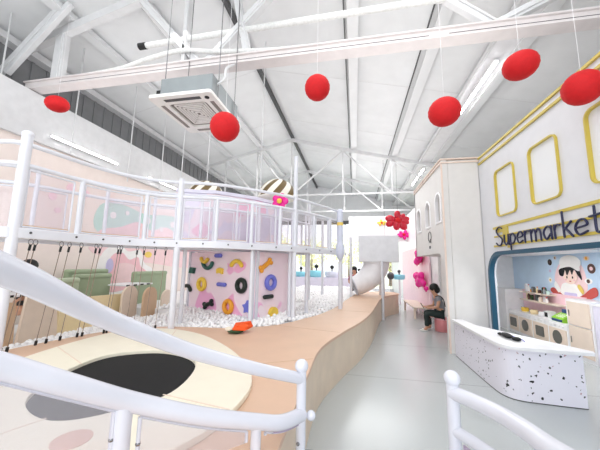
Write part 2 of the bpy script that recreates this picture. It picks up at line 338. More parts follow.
# ------------------------------------------------------------------ supermarket facade (plane X = 2.66)
FX = 2.66
fac = lambda u, v, w: (FX + w, u, v)
arch = sp2([(6.43, 0), (6.43, .8)], 2)
outl = [(-1.0, 0), (1.6, 0)] + [(1.6 + .45 - .45 * math.cos(a), 1.6 + .45 * math.sin(a)) for a in [PI / 2 * i / 6 for i in range(7)]] + \
       [(5.98 + .45 * math.sin(a), 1.6 + .45 * math.cos(a)) for a in [PI / 2 * i / 6 for i in range(7)]] + [(6.43, 0), (6.62, 0), (6.62, 4.1), (-1.0, 4.1)]
wins = [(5.25, 2.70, 5.89, 3.55), (4.19, 2.70, 4.80, 3.55), (3.05, 2.70, 3.68, 3.55), (1.95, 2.70, 2.58, 3.55)]
struct(plate('wall_right', outl, [rrect(*w, .09) for w in wins], 0, .12, fac, 'facade'))
for i, w in enumerate(wins):
    t = bpy.data.objects.new('window_%d' % (i + 2), None); put(t, None, (FX, (w[0] + w[2]) / 2, w[1])); struct(t)
    g = .016
    plate('window_frame', rrect(w[0] - g, w[1] - g, w[2] + g, w[3] + g, .11), [rrect(w[0] + .006, w[1] + .006, w[2] - .006, w[3] - .006, .08)], -.03, .05, fac, 'gold', t)
    plate('window_pane', rrect(w[0] + .004, w[1] + .004, w[2] - .004, w[3] - .004, .08), [], .012, .02, fac, 'winpane', t)
# white backing added close behind the facade windows so they look bright
b = MB(); b.b2((FX + .24, -1, 2.35), (FX + .28, 6.5, 4.08)); struct(b.build('wall_window_backing', 'wall'))
b = MB()
for z in (4.06, 3.93): b.b2((FX - .03, -1, z), (FX, 6.55, z + .035))
struct(b.build('trim_4', 'gold'))
# blue arch lining
lin = lambda d: [(1.6 + d, 0)] + [(1.6 + .45 - (.45 - d) * math.cos(a), 1.6 + (.45 - d) * math.sin(a)) for a in [PI / 2 * i / 8 for i in range(9)]] + \
      [(5.98 + (.45 - d) * math.sin(a), 1.6 + (.45 - d) * math.cos(a)) for a in [PI / 2 * i / 8 for i in range(9)]] + [(6.43 - d, 0)]
struct(plate('door_1', lin(0) + lin(.065)[::-1], [], -.03, .06, fac, 'blue'), 'blue rounded frame around the supermarket opening')
# interior of the play supermarket
BX = 4.72
b = MB(); b.b2((BX, 0, 0), (BX + .1, 9.9, 2.35)); struct(b.build('wall_supermarket_back', 'sky'))
b = MB(); b.b2((FX + .12, 9.82, 0), (BX, 9.92, 2.35)); struct(b.build('wall_supermarket_end', 'white'))
b = MB(); b.b2((FX + .12, 0, 2.08), (BX + .1, 9.92, 2.2)); struct(b.build('ceiling_supermarket', 'white'))
b = MB(); b.b2((FX + .02, 6.7, 0), (FX + .12, 9.92, 2.3)); struct(b.build('wall_supermarket_front', 'archw'))
# ivory arch block (face X = 1.85) closer to the aisle
AX = 1.90; afc = lambda u, v, w: (AX + w, u, v)
outl = [(6.58, 0), (6.74, 0)] + [(6.74 + .4 - .4 * math.cos(a), 1.65 + .4 * math.sin(a)) for a in [PI / 2 * i / 6 for i in range(7)]] + [(9.5, 2.05), (9.5, 4.1), (6.58, 4.1)]
def archwin(y0, y1): 
    r = (y1 - y0) / 2; return [(y0, 2.76), (y1, 2.76), (y1, 3.42 - r)] + [(y0 + r + r * math.cos(PI * i / 10), 3.42 - r + r * math.sin(PI * i / 10)) for i in range(1, 10)] + [(y0, 3.42 - r)]
aw = [(6.74, 7.14), (7.68, 8.12), (8.72, 9.2)]
struct(plate('wall_arch_block', outl, [archwin(*a) for a in aw], 0, .12, afc, 'archw'))
b = MB(); b.b2((AX + .121, 6.581, 0), (2.66, 6.68, 4.099)); struct(b.build('wall_arch_front', 'archw', bevel=.04, seg=3))
b = MB(); b.b2((AX, 9.42, 2.05), (2.66, 9.5, 4.1)); b.b2((AX + .12, 6.7, 2.05), (2.66, 9.42, 2.12)); b.b2((AX + .2, 6.7, 2.5), (AX + .24, 9.4, 3.9)); struct(b.build('wall_arch_inner', 'archw'))
for i, a in enumerate(aw):
    o = archwin(*a); r = (a[1] - a[0]) / 2
    big = [(a[0] - .035, 2.725), (a[1] + .035, 2.725), (a[1] + .035, 3.42 - r)] + [(a[0] + r + (r + .035) * math.cos(PI * k / 10), 3.42 - r + (r + .035) * math.sin(PI * k / 10)) for k in range(1, 10)] + [(a[0] - .035, 3.42 - r)]
    struct(plate('window_%d' % (i + 6), big, [[(min(max(u, a[0] + .012), a[1] - .012), max(v, 2.772) if v < 3.2 else v - .012) for u, v in o]], -.02, .05, afc, 'white'))
b = MB(); b.b2((AX - .03, 6.55, 4.02), (AX, 9.5, 4.05)); b.b2((AX - .03, 6.552, 4.101), (AX + .1, 9.5, 4.13)); b.b2((AX + .001, 6.551, 4.021), (2.66, 6.58, 4.049)); b.b2((AX + .101, 6.551, 4.102), (2.66, 6.68, 4.129))
struct(b.build('trim_5', 'peach'))
b = MB(); b.b2((AX - .02, 6.56, 0), (AX + .015, 6.58, 4.02)); struct(b.build('trim_6', 'peach'))
# aisle wall further back
b = MB(); b.b2((2.62, 9.92, 0), (2.72, Y1, 4.3)); struct(b.build('wall_aisle', 'white'))

# ------------------------------------------------------------------ roof steel
for i, x in enumerate((-5.95, -4.4, 0.0, 1.72, 3.3)):
    z = roofz(x) - .1; b = MB(); b.b2((x - .08, Y0, z - .06), (x + .08, Y1, z + .06)); b.b2((x - .12, Y0, z - .09), (x + .12, Y1, z - .061))
    b.b2((x - .2, Y0, roofz(x - .2) - .05), (x - .18, Y1, roofz(x - .2) - .005), 1)
    tag(b.build('roof_purlin', ['roof', 'dark']), ['long white roof beam nearest the left side wall', 'long white roof beam on the left slope next to the ridge', 'long white roof beam first right of the ridge', 'long white roof beam second right of the ridge', 'long white roof beam running above the ivory facade'][i], 'beam', 'roof beams')
b = MB(); b.b2((RX - .045, Y0, RZ - .2), (RX + .045, Y1, RZ - .04)); tag(b.build('ridge_beam', 'dark'), 'dark grey beam along the roof ridge', 'beam')
b = MB(); b.b2((LX, Y0, roofz(LX) - .3), (LX + .14, Y1, roofz(LX) - .1)); b.b2((LX, Y0, roofz(LX) - .32), (LX + .24, Y1, roofz(LX) - .28)); tag(b.build('eave_beam', 'truss'), 'white eave beam over the grey side wall', 'beam')
def truss(y, zc, label, xl, xr, verts, diag):
    t = thing('roof_truss', label, 'truss', (RX, y, zc), 'roof trusses')
    for nm, a, c in (('rafter', (LX + .1, roofz(LX) - .3), (RX, RZ - .28)), ('rafter', (EX - .1, roofz(EX) - .3), (RX, RZ - .28))):
        b = MB(); b.bar((a[0], y, a[1]), (c[0], y, c[1]), .1, .14); b.build(nm, 'truss', t)
    b = MB(); b.bar((xl, y, zc), (xr, y, zc), .06, .07); b.build('tie_rod', 'truss', t)
    for x in verts: b = MB(); b.bar((x, y, zc), (x, y, roofz(x) - .34), .055, .055); b.build('upright', 'truss', t)
    for x0, x1 in diag: b = MB(); b.bar((x0, y + .05, zc), (x1, y + .05, roofz(x1) - .34), .06, .06); b.build('brace', 'truss', t)
truss(12.4, 4.85, 'white steel roof truss across the hall above the striped domes', LX + .05, EX - .05, (-6.1, -4.5, -2.85, -.5, 1.6, 3.6), ((-4.5, -6.1), (-2.85, -4.5), (-2.85, -.5), (1.6, -.5), (3.6, 1.6)))
truss(17.0, 4.95, 'farthest white roof truss before the corrugated gable', LX + .05, EX - .05, (-5.0, -2.85, -.6, 1.6, 3.4), ((-2.85, -5.0), (-2.85, -.6), (1.6, -.6), (3.4, 1.6)))
# nearest truss with its broad boxed chord
t = thing('roof_truss', 'nearest roof truss with a broad blush boxed chord carrying pipes', 'truss', (RX, 4.5, 5.3), 'roof trusses')
b = MB(); b.b2((-6.9, 4.42, 5.36), (EX - .1, 4.62, 5.50)); b.b2((-6.91, 4.38, 5.49), (EX - .11, 4.66, 5.515)); b.b2((-6.91, 4.40, 5.35), (EX - .11, 4.64, 5.37)); b.build('chord', 'tray', t)
b = MB(); b.b2((-6.0, 4.415, 5.41), (1.2, 4.42, 5.417)); b.b2((1.5, 4.415, 5.41), (5.5, 4.42, 5.417)); b.build('chord_seam', 'dark', t)
for x0, x1, w in ((-6.2, -6.2, .24), (-2.9, -4.3, .14), (-2.7, -1.2, .14), (-1.9, -2.3, .1), (2.2, 1.1, .12), (2.2, 3.2, .12), (-3.2, -3.2, .1)):
    b = MB(); b.bar((x0, 4.52, 5.52), (x1, 4.52, roofz(x1) - .3), w, .14); b.bar((x0 + w * .3, 4.44, 5.52), (x1 + w * .3, 4.44, roofz(x1) - .3), .03, .03); b.build('brace' if x0 != x1 else 'upright', 'truss', t, .01)
for a, c in (((LX + .1, roofz(LX) - .3), (RX, RZ - .28)), ((EX - .1, roofz(EX) - .3), (RX, RZ - .28))):
    b = MB(); b.bar((a[0], 4.5, a[1]), (c[0], 4.5, c[1]), .14, .18); b.build('rafter', 'truss', t)
for q in (0, .2):
    b = MB(); b.bar((-7.3 + q, 4.2, 5.6), (-5.9 + q, 4.2, 6.98), .1, .12); b.build('brace', 'truss', t, .01)
# wrapped pipes along the chord
P = spline([(-5.6, 4.5, 5.56), (-4.6, 4.45, 5.57), (-3.9, 4.4, 5.66), (-3.2, 4.4, 5.74), (-2.5, 4.42, 5.64), (-1, 4.5, 5.57), (1.5, 4.5, 5.56), (3.5, 4.5, 5.57), (5, 4.5, 5.56)], 10)
b = MB(); b.tube(P, .042, 8); tag(b.build('wrapped_pipe', 'wrap'), 'white wrapped pipe lying along the blush chord', 'pipe')
b = MB(); b.tube([(-4.1, 4.5, 6.05), (-1.9, 4.5, 6.08), (1, 4.5, 6.12), (2.4, 4.5, 6.12)], .055, 10); o = b.build('straight_pipe', 'wrap'); tag(o, 'straight white pipe above the blush chord ending in a black cap', 'pipe')
b = MB(); b.tube([(-4.24, 4.5, 6.05), (-4.08, 4.5, 6.05)], .065, 12); b.build('end_cap', 'blackr', o)
# hanger rods
rods = [(-6.9, 4.0, 5.36), (-6.45, 5.2, 4.2), (-6.35, 6.8, 4.0), (-5.9, 7.6, 3.7), (-5.4, 7.9, 3.7), (-4.9, 8.6, 3.9), (-2.3, 6.6, 3.5)]
for i, (x, y, z) in enumerate(rods):
    b = MB(); b.tube([(x, y, z), (x, y, roofz(x) - .01)], .015, 6)
    tag(b.build('hanger_rod', 'truss'), ['thin rod leftmost, crossing the eave beam', 'thin hanger rod dropping right of the small oval lantern', 'thin hanger rod below the left edge of the air conditioner', 'thin hanger rod below the front corner of the air conditioner', 'thin hanger rod second right of the air conditioner corner', 'thin hanger rod above the left striped dome', 'thin hanger rod right of the striped domes'][i], 'rod', 'hanger rods')
b = MB(); b.b2((2.72, Y0, 6.12), (3.42, Y1, 6.15)); b.b2((2.70, Y0, 6.09), (2.74, Y1, 6.2), 1); b.b2((3.40, Y0, 6.09), (3.44, Y1, 6.2), 1)
for k in range(12): b.b2((2.76, Y0 + 1 + 1.9 * k, 6.15), (3.38, Y0 + 1.05 + 1.9 * k, 6.19))
tag(b.build('lighting_trough', ['white', 'truss']), 'long white trough under the right roof slope carrying the tube lights', 'trough')
# tube lights
def tube_light(a, c, label, n=(0, 0, -1)):
    t = thing('tube_light', label, 'light', ((a[0] + c[0]) / 2, (a[1] + c[1]) / 2, a[2] - .04), 'tube lights')
    a, c, n = Vector(a), Vector(c), Vector(n)
    b = MB(); b.bar(a, c, .09, .05); b.build('housing', 'white', t)
    b = MB(); b.tube([a + n * .045, c + n * .045], .022, 8); b.build('tube', 'glow', t)
    return t
tube_light((2.95, 6.1, 6.06), (2.95, 8.2, 6.06), 'lit tube light on the right roof slope beside the round lanterns')
tube_light((2.95, 12.6, 5.95), (2.95, 15.2, 5.95), 'lit tube light far back on the right roof slope')
tube_light((-6.69, 4.9, 4.5), (-6.69, 6.7, 4.5), 'lit tube light on the white partition behind the bridge', (1, 0, 0))
tube_light((-6.69, 8.0, 4.5), (-6.69, 9.6, 4.5), 'lit tube light on the white partition near the striped domes', (1, 0, 0))

# ------------------------------------------------------------------ air conditioner cassette
t = thing('ceiling_air_conditioner', 'white square ceiling cassette air conditioner hung below the left roof', 'air conditioner', (-2.55, 4.1, 4.2))
x0, x1, y0, y1 = -3.07, -2.03, 3.5, 4.68
fc = lambda u, v, w: (u, v, 4.2 + w)
plate('panel', rrect(x0, y0, x1, y1, .05), [rrect(x0 + .2, y0 + .22, x1 - .2, y1 - .22, .06)], 0, .05, fc, 'acwhite', t)
b = MB(); b.b2((x0 + .2, y0 + .22, 4.235), (x1 - .2, y1 - .22, 4.25)); b.build('filter', 'grille', t)
b = MB(); cx, cy = (x0 + x1) / 2, (y0 + y1) / 2; hx, hy = (x1 - x0) / 2 - .22, (y1 - y0) / 2 - .24
for k in range(1, 7):
    f = k / 7
    for sx, sy in ((-1, 0), (1, 0), (0, -1), (0, 1)):
        if sx: b.b2((cx + sx * hx * f - .012, cy - hy * f, 4.222), (cx + sx * hx * f + .012, cy + hy * f, 4.236))
        else: b.b2((cx - hx * f, cy + sy * hy * f - .012, 4.222), (cx + hx * f, cy + sy * hy * f + .012, 4.236))
b.build('grille', 'acwhite', t)
for sx, sy in ((-1, 0), (1, 0), (0, -1), (0, 1)):
    b = MB()
    if sx: b.b2((cx + sx * .42 - .03, cy - .36, 4.194), (cx + sx * .42 + .03, cy + .36, 4.2))
    else: b.b2((cx - .3, cy + sy * .48 - .03, 4.194), (cx + .3, cy + sy * .48 + .03, 4.2))
    b.build('air_slot', 'dark' if sy < 0 else 'grille', t)
b = MB(); b.b2((x0 + .1, y0 + .14, 4.25), (x1 - .06, y1 - .1, 4.6)); b.build('casing', 'acgrey', t, .01)
b = MB(); b.b2((x0 - .02, y0 + .2, 4.28), (x0 + .1, y0 + .5, 4.46)); b.build('valve_box', 'blackr', t, .01)
b = MB(); b.lathe([(.035, 4.19), (.035, 4.2)], (x1 - .12, y0 + .12, 0), 12); b.build('sensor', 'blackr', t)
for i, (sx, sy) in enumerate(((0, 0), (1, 0), (0, 1), (1, 1))):
    x = x0 + .05 + sx * .95; y = y0 + .3 + sy * .6; b = MB(); b.tube([(x, y, 4.3), (x, y, roofz(x) - .01)], .008, 5); b.build('hanger', 'chrome', t)
b = MB(); b.tube(spline([(x1 - .1, y0 + .3, 4.5), (x1 + .05, y0 + .3, 4.6), (x1, y0 + .45, 4.9), (x1 - .1, 4.45, 5.35)], 6), .02, 6); b.build('cable', 'truss', t)

# ------------------------------------------------------------------ lanterns
lan = [(-5.52, 4.08, 4.68, 'smallest red paper lantern, hanging flat under the left end of the chord', (1.15, 1.0, .8)), (-1.57, 3.1, 3.42, 'round red paper lantern beside the air conditioner', (1, 1, 1)), (-.51, 3.77, 4.27, 'round red paper lantern hanging mid ceiling, the highest of the middle ones', (1, 1, 1)),
       (1.07, 3.47, 3.59, 'round red paper lantern at the lower end of the tube light', (1, 1, .95)), (1.91, 3.45, 4.08, 'tilted red paper lantern at the upper right of the tube light', (1, 1, .86)), (2.42, 3.35, 3.68, 'red paper lantern against the ivory facade at the right edge', (1, 1, 1))]
for x, y, z, lb, sc in lan:
    t = thing('paper_lantern', lb, 'lantern', (x, y, z), 'red paper lanterns'); n = 20
    pr = []
    for i in range(n + 1):
        a = -PI / 2 + .16 + (PI - .32) * i / n; r = .18 * math.cos(a) * (1 + .012 * (1 if i % 2 else -1)); pr.append((r, .18 * math.sin(a)))
    b = MB(); b.lathe(pr, (x, y, z), 28, 0, Matrix.Diagonal(Vector(sc))); b.build('paper_shade', 'red', t)
    b = MB(); b.tube([(x, y, z + .17 * sc[2]), (x, y, roofz(x) - .02)], .002, 5); b.build('string', 'white', t)

# ================================================================== PLATFORM AND BALL PIT
front = [(-.46, .6), (-.47, 2.0), (-.48, 2.9), (-.46, 3.8), (-.22, 4.75), (.08, 5.7), (.32, 6.8), (.54, 8.2), (.76, 9.6), (1.1, 10.7), (1.48, 11.3), (1.62, 11.7), (1.5, 12.2)]
back = [(.9, 12.3), (.4, 11.9), (.03, 10.87), (-.28, 8.93), (-.48, 7.39), (-.74, 6.27), (-.96, 5.73), (-1.17, 5.27), (-1.37, 4.94), (-1.72, 4.68), (-2.09, 4.51), (-2.51, 4.46), (-3.2, 4.3), (-3.68, 3.85), (-3.92, 3.2), (-4.02, 2.7), (-4.1, 2.1), (-4.15, .6)]
t = thing('pit_bench', 'curved tan padded bench wall around the white ball pit', 'bench', (-.5, 5, 0))
pol = sp2(front, 5) + sp2(back, 5)
b = MB(); b.prism(pol, 0, .665); b.build('plywood_front', 'ply', t)
pol2 = sp2([(x + .025, y - .01) for x, y in front], 5) + sp2(back, 5)
b = MB(); b.prism(pol2, .665, .70); b.build('padded_top', 'tan', t, .008)
for a, c in (((-.47, 3.35), (-1.0, 3.05)), ((-.24, 4.7), (-1.62, 5.0)), ((.33, 6.85), (-.86, 6.9)), ((.74, 9.6), (-.25, 9.8))): b = MB(); b.bar((a[0], a[1], .7), (c[0], c[1], .7), .012, .004); b.build('pad_seam', 'plyt', t)
# trampoline
rim = sp2([(-.84, 2.05), (-.93, 2.62), (-1.42, 3.29), (-2.19, 3.90), (-2.9, 4.06), (-3.38, 3.72), (-3.45, 2.95), (-3.3, 2.2), (-3.0, 1.5), (-2.3, 1.0), (-1.45, 1.1), (-.98, 1.55)], 6, True)
hole = sp2([(-1.42, 2.15), (-1.52, 2.66), (-1.77, 2.96), (-2.22, 3.07), (-2.62, 2.83), (-2.64, 2.40), (-2.46, 1.95), (-2.22, 1.72), (-1.88, 1.63), (-1.62, 1.80)], 6, True)
t = thing('trampoline', 'sunken trampoline with a wide cream padded rim and black jumping mat', 'trampoline', (-2.1, 2.4, .7))
o = plate('padded_rim', rim, [hole], .701, .745, lambda u, v, w: (u, v, w), 'cream', t)
bv = o.modifiers.new('bevel', 'BEVEL'); bv.width = .012; bv.segments = 2; bv.limit_method = 'ANGLE'; bv.angle_limit = 1.0
b = MB(); b.prism(hole, .702, .712); b.build('jumping_mat', 'black', t)
for a, c in (((-2.2, 3.08), (-2.62, 3.98)), ((-1.45, 2.1), (-.86, 2.0)), ((-2.64, 2.5), (-3.42, 2.9)), ((-1.95, 1.64), (-2.2, 1.02))): b = MB(); b.bar((a[0], a[1], .746), (c[0], c[1], .746), .012, .003); b.build('rim_seam', 'plyb', t)
b = MB(); b.prism(ell(-1.58, 1.49, .1), .745, .749); b.build('round_patch', 'blush', t)
# pit floor
pit = [(p[0], p[1]) for p in sp2(back, 4)][::-1] + [(.9, 12.5), (.6, 15.4), (-6.75, 15.4), (-6.75, .6)]
lowpit = [(-6.75, .6), (-4.15, .6), (-4.1, 2.1), (-4.02, 2.7), (-3.92, 3.2), (-3.75, 3.8), (-3.95, 6.3), (-6.75, 6.3)]
b = MB(); b.prism(lowpit, 0, .44); b.prism([(p[0], p[1]) for p in sp2(back[:-5], 4)][::-1] + [(.9, 12.5), (.6, 15.4), (-6.75, 15.4), (-6.75, 6.31), (-3.94, 6.31), (-3.74, 3.9)], 0, .63); o = b.build('pit_base', 'pitbase'); struct(o)
# balls: a packed top layer
def inside(x, y, poly):
    c = False; n = len(poly)
    for i in range(n):
        (x1_, y1_), (x2_, y2_) = poly[i], poly[i - 1]
        if (y1_ > y) != (y2_ > y) and x < (x2_ - x1_) * (y - y1_) / (y2_ - y1_) + x1_: c = not c
    return c
def near_back(x, y):  # distance to the bench edge
    return min(math.hypot(x - p[0], y - p[1]) for p in BK)
BK = sp2(back, 8)
spots = []
R_ = .038
def fill(x0, x1, y0, y1, step, extra=0):
    y = y0
    while y < y1:
        x = x0 + random.random() * step
        while x < x1:
            px, py = x + random.uniform(-.012, .012), y + random.uniform(-.012, .012)
            if inside(px, py, pit) and near_back(px, py) > .045: spots.append((px, py, (.44 if px < -3.8 and py < 6.3 else .63) + (max(0, min(1, (py - 4.7) / 1.1)) * .06 if px < -1.4 and py < 6.3 and px > -3.9 else 0) + R_ * random.uniform(.75, 1.9)))
            x += step
        y += step * .88
fill(-4.96, -3.7, 2.0, 6.0, .076); fill(-3.7, -1.3, 4.3, 6.3, .076); fill(-1.4, .6, 5.6, 12.4, .088); fill(-4.66, -3.7, 6.0, 7.4, .1); fill(-2.6, .6, 12.4, 14.3, .1); fill(-3.0, -1.4, 8.5, 12.4, .1)

# ================================================================== SUSPENDED WALKWAY
path = [(-5.2, 2.30), (-4.5, 2.36), (-4.05, 2.42), (-3.80, 2.54), (-3.72, 3.19), (-3.6, 3.65), (-3.3, 4.05), (-2.9, 4.27), (-2.37, 4.45), (-1.96, 4.78), (-1.5, 5.25), (-1.2, 5.65), (-.89, 6.21), (-.6, 6.8), (-.35, 7.4)]
KP = 8
fine = spline([(x, y, 0) for x, y in path], KP)
def at(i):
    q = i * KP; k = min(int(q), len(fine) - 2); return fine[k].lerp(fine[k + 1], q - k)            # i = index along path points
def off(pts, d):
    out = []
    for i, p in enumerate(pts):
        q = pts[min(i + 1, len(pts) - 1)] - pts[max(i - 1, 0)]; n = Vector((-q.y, q.x, 0)).normalized(); out.append(p + n * d)
    return out
far = spline([(-5.6, 3.0, 0), (-5.0, 3.05, 0), (-4.72, 3.3, 0), (-4.55, 3.75, 0)], KP)[:-1] + [p for p in off(fine, .95)[int(5.2 * KP):]]
while len(far) < len(fine): far.insert(0, far[0] + Vector((-.06, 0, 0)))
far = far[len(far) - len(fine):]
def up(pts, z): return [(p.x, p.y, z) for p in pts]
t = thing('suspended_walkway', 'white steel curved walkway raised over the ball pit with railings', 'walkway', (-2.4, 4.6, .7))
b = MB(); n = len(fine); V = up(fine, 2.04) + up(far, 2.04) + up(fine, 2.09) + up(far, 2.09); F = []
for i in range(n - 1): F += [(i, i + 1, n + i + 1, n + i), (2 * n + i, 3 * n + i, 3 * n + i + 1, 2 * n + i + 1)]
b.add(V, F); b.build('deck', 'white', t)
def ribbon(pts, z0, z1, th):
    b = MB(); a = off(pts, -th / 2); c = off(pts, th / 2); n = len(pts)
    V = up(a, z0) + up(c, z0) + up(c, z1) + up(a, z1); F = []
    for i in range(n - 1):
        for k in range(4): F.append((k * n + i, k * n + i + 1, ((k + 1) % 4) * n + i + 1, ((k + 1) % 4) * n + i))
    F += [(0, n, 2 * n, 3 * n), (n - 1, 4 * n - 1, 3 * n - 1, 2 * n - 1)]
    return b.add(V, F)
ribbon(fine, 1.99, 2.11, .09).build('edge_beam', 'steelw', t, .01)
ribbon(far, 1.99, 2.11, .09).build('edge_beam', 'steelw', t, .01)
for pts, nm in ((fine, 'near'), (far, 'far')):
    b = MB(); b.tube(up(pts, 3.1), .028, 8); b.build('top_rail', 'steelw', t)
    b = MB(); b.tube(up(pts, 2.85), .028, 8); b.build('middle_rail', 'steelw', t)
posts = [(3, .055, 0.52, 3.22), (7, .05, .6, 3.16), (11, .042, .55, 4.0), (14, .04, .55, 3.16)]
for i, r, z0, z1 in posts:
    p = at(i); b = MB(); b.tube([(p.x, p.y, z0), (p.x, p.y, z1)], r, 12); o = b.build('post', 'steelw', t)
    if i == 3: b = MB(); b.ball((p.x, p.y, z1), .062, 14, 0, (1, 1, .8)); b.build('ball_cap', 'steelw', o)
stan = [4.05, 5.9, 8.1, 9.25, 10.2, 12, 13]
for s_ in stan:
    p = at(s_); b = MB(); b.tube([(p.x, p.y, 2.09), (p.x, p.y, 2.85)], .032, 8); b.build('stanchion', 'steelw', t)
FK = [3.0, 4.2, 5.2, 6.1, 7.2, 8.3, 9.4, 10.5, 11.6, 12.6, 13.6]
for s_ in FK:
    p = far[int(round(s_ * KP))]; b = MB(); b.tube([(p.x, p.y, 2.09), (p.x, p.y, 3.1)], .03, 8); b.build('stanchion', 'steelw', t)
def pane(pts, z0, z1, m, nm, frame=True):
    o = ribbon(pts, z0, z1, .012).build(nm, m, t)
    if frame:
        b = MB()
        b.tube(up(pts, z0), .012, 6); b.tube(up(pts, z1), .012, 6)
        for p in (pts[0], pts[-1]): b.tube([(p.x, p.y, z0), (p.x, p.y, z1)], .012, 6)
        b.build('panel_frame', 'steelw', o)
        b = MB(); b.bar((pts[0].x, pts[0].y, z0 + .014), (pts[-1].x, pts[-1].y, z0 + .014), .014, .012) if len(pts) < 4 else b.tube(up(pts, z0 + .012), .009, 5); b.build('bottom_seal', 'plyt', o)
marks = [3, 4.05, 5.9, 7, 8.1, 9.25, 10.2, 11, 12, 13, 14]
for a, c in zip(marks[:-1], marks[1:]): pane(fine[int(a * KP) + 1:int(c * KP)], 2.13, 2.80, 'tint', 'acrylic_panel')
for a, c in zip(FK[:-1], FK[1:]): pane(far[int(a * KP) + 1:int(c * KP)], 2.13, 2.80, 'tint', 'acrylic_panel')
b = MB()
for i in range(14):
    p = fine[int((3.3 + i * .75) * KP)]; q = off(fine, -.05)[int((3.3 + i * .75) * KP)]; b.ball((q.x, q.y, 2.06), .014, 8)
b.build('bolt', 'dark', t)
# extra slender frame posts below the walkway
for (x, y, r) in ((-2.97, 4.62, .035), (-1.85, 5.0, .035), (-1.3, 5.72, .04), (-1.05, 6.3, .04)):
    b = MB(); b.tube([(x, y, .55), (x, y, 2.0)], r, 8); b.build('support_post', 'steelw', t)
# padded column at the end of the walkway
t = thing('padded_column', 'blue grey padded column with small stickers at the far end of the walkway', 'column', (-.36, 7.12, .55))
b = MB(); b.lathe([(.075, 2.3), (.075, 3.05), (.065, 3.12), (.03, 3.14)], (-.36, 7.12, 0), 16); b.build('padding', 'greypad', t)
b = MB(); b.lathe([(.02, 1.86), (.08, 1.93), (.105, 2.05), (.105, 2.2), (.075, 2.3)], (-.36, 7.12, 0), 16); b.build('padded_foot', 'greypad', t)
b = MB(); b.tube([(-.36, 7.12, .55), (-.36, 7.12, 1.82)], .045, 10); b.build('pole', 'steelw', t)
b = MB(); b.lathe([(.078, 2.72), (.078, 2.80)], (-.36, 7.12, 0), 16); b.build('yellow_band', 'yelm', t)
# white poles in the pit and in front of the bench
for i, (x, y, z0, z1, lb) in enumerate(((-1.36, 8.5, .55, 3.6, 'white pole standing in the pit just right of the climbing panels'), (-1.13, 10.1, .55, 3.3, 'white pole in the ball pit second from the climbing panels'), (.88, 9.9, 0, 1.9, 'white pole on the aisle floor holding up the grey slide box'), (-.40, 8.0, .55, 2.9, 'white pole left of the curved slide'), (-.14, 10.0, .55, 2.7, 'white pole directly before the curved slide'))):
    b = MB(); b.tube([(x, y, z0), (x, y, z1)], .045, 10); o = b.build('support_pole', 'steelw'); tag(o, lb, 'pole', 'white support poles')
# ropes
tops = [(3.31, -.17), (3.38, -.15), (3.78, -.16), (3.93, -.14), (4.2, -.13), (4.62, -.12), (4.74, -.11), (5.25, -.08), (5.32, -.08), (5.75, -.05), (5.95, -.05), (6.3, -.05), (6.65, -.06)]
ordn = ['first', 'second', 'third', 'fourth', 'fifth', 'sixth', 'seventh', 'eighth', 'ninth', 'tenth', 'eleventh', 'twelfth', 'thirteenth']
for i, (s_, dx) in enumerate(tops):
    p = at(s_); bx, by = p.x + dx, p.y - .03
    t = thing('hanging_rope', '%s from the left of the thin ropes strung below the walkway' % ordn[i], 'rope', (bx, by, .7), 'ropes under the walkway')
    b = MB(); b.tube([(p.x, p.y + .026 * math.cos(a), 1.955 + .033 * math.sin(a)) for a in [2 * PI * k / 12 for k in range(12)]], .0045, 5, closed=True); b.build('snap_ring', 'chrome', t)
    T = Vector((p.x, p.y, 1.925)); B = Vector((bx, by, .7)); d = (B - T).normalized()
    b = MB(); b.tube([T, T + d * .07], .013, 8); b.build('sleeve', 'blackr', t)
    b = MB(); b.tube([T + d * .07, B - d * .03], .0048, 6); b.build('cord', 'rope', t)
    b = MB(); b.tube([B - d * .055, B], .015, 8); b.build('anchor', 'blackr', t)

# ------------------------------------------------------------------ printed play block behind the walkway
t = thing('play_block', 'pastel printed play block behind the raised walkway', 'play house', (-2.6, 6.2, .55))
i0, i1 = int(6.6 * KP), int(12.5 * KP); back_l = off(fine, 1.15)[i0:i1]; back_r = off(fine, 2.4)[i0:i1]
b = MB(); b.prism([(p.x, p.y) for p in back_l] + [(p.x, p.y) for p in back_r][::-1], 2.0, 3.2); b.build('upper_box', 'softprint', t)
b = MB(); b.prism([(p.x, p.y) for p in off(back_l, -.04)] + [(p.x, p.y) for p in off(back_r, .04)][::-1], 3.2, 3.27); b.build('lid', 'lilac', t)
# climbing panels
A, Bp, D = Vector((-3.79, 6.1, 0)), Vector((-1.85, 5.2, 0)), Vector((-1.38, 6.15, 0))
def wallmap(P, Q):
    tt = (Q - P).normalized(); nn = Vector((tt.y, -tt.x, 0))
    return lambda u, v, w: tuple(P + tt * u + nn * w + Vector((0, 0, v)))
mL, mR = wallmap(A, Bp), wallmap(Bp, D); LL, LR = (Bp - A).length, (D - Bp).length
HOLDS = []
def panel(mp, L, lb):
    t = thing('climbing_panel', lb, 'climbing wall', mp(L / 2, .5, 0), 'climbing panels')
    b = MB(); b.prism([(0, .5), (L, .5), (L, 1.97), (0, 1.97)], -.06, 0, mp=mp); b.build('board', 'pinkprint', t)
    for u in (0.04, L - .04): b = MB(); b.prism([(u - .03, .5), (u + .03, .5), (u + .03, 1.99), (u - .03, 1.99)], -.07, .03, mp=mp); b.build('edge_frame', 'steel', t)
    return t
tL = panel(mL, LL, 'wide pink climbing panel with rings and bars below the walkway')
tR = panel(mR, LR, 'narrow pink climbing panel at the right with blue ring and orange bone')
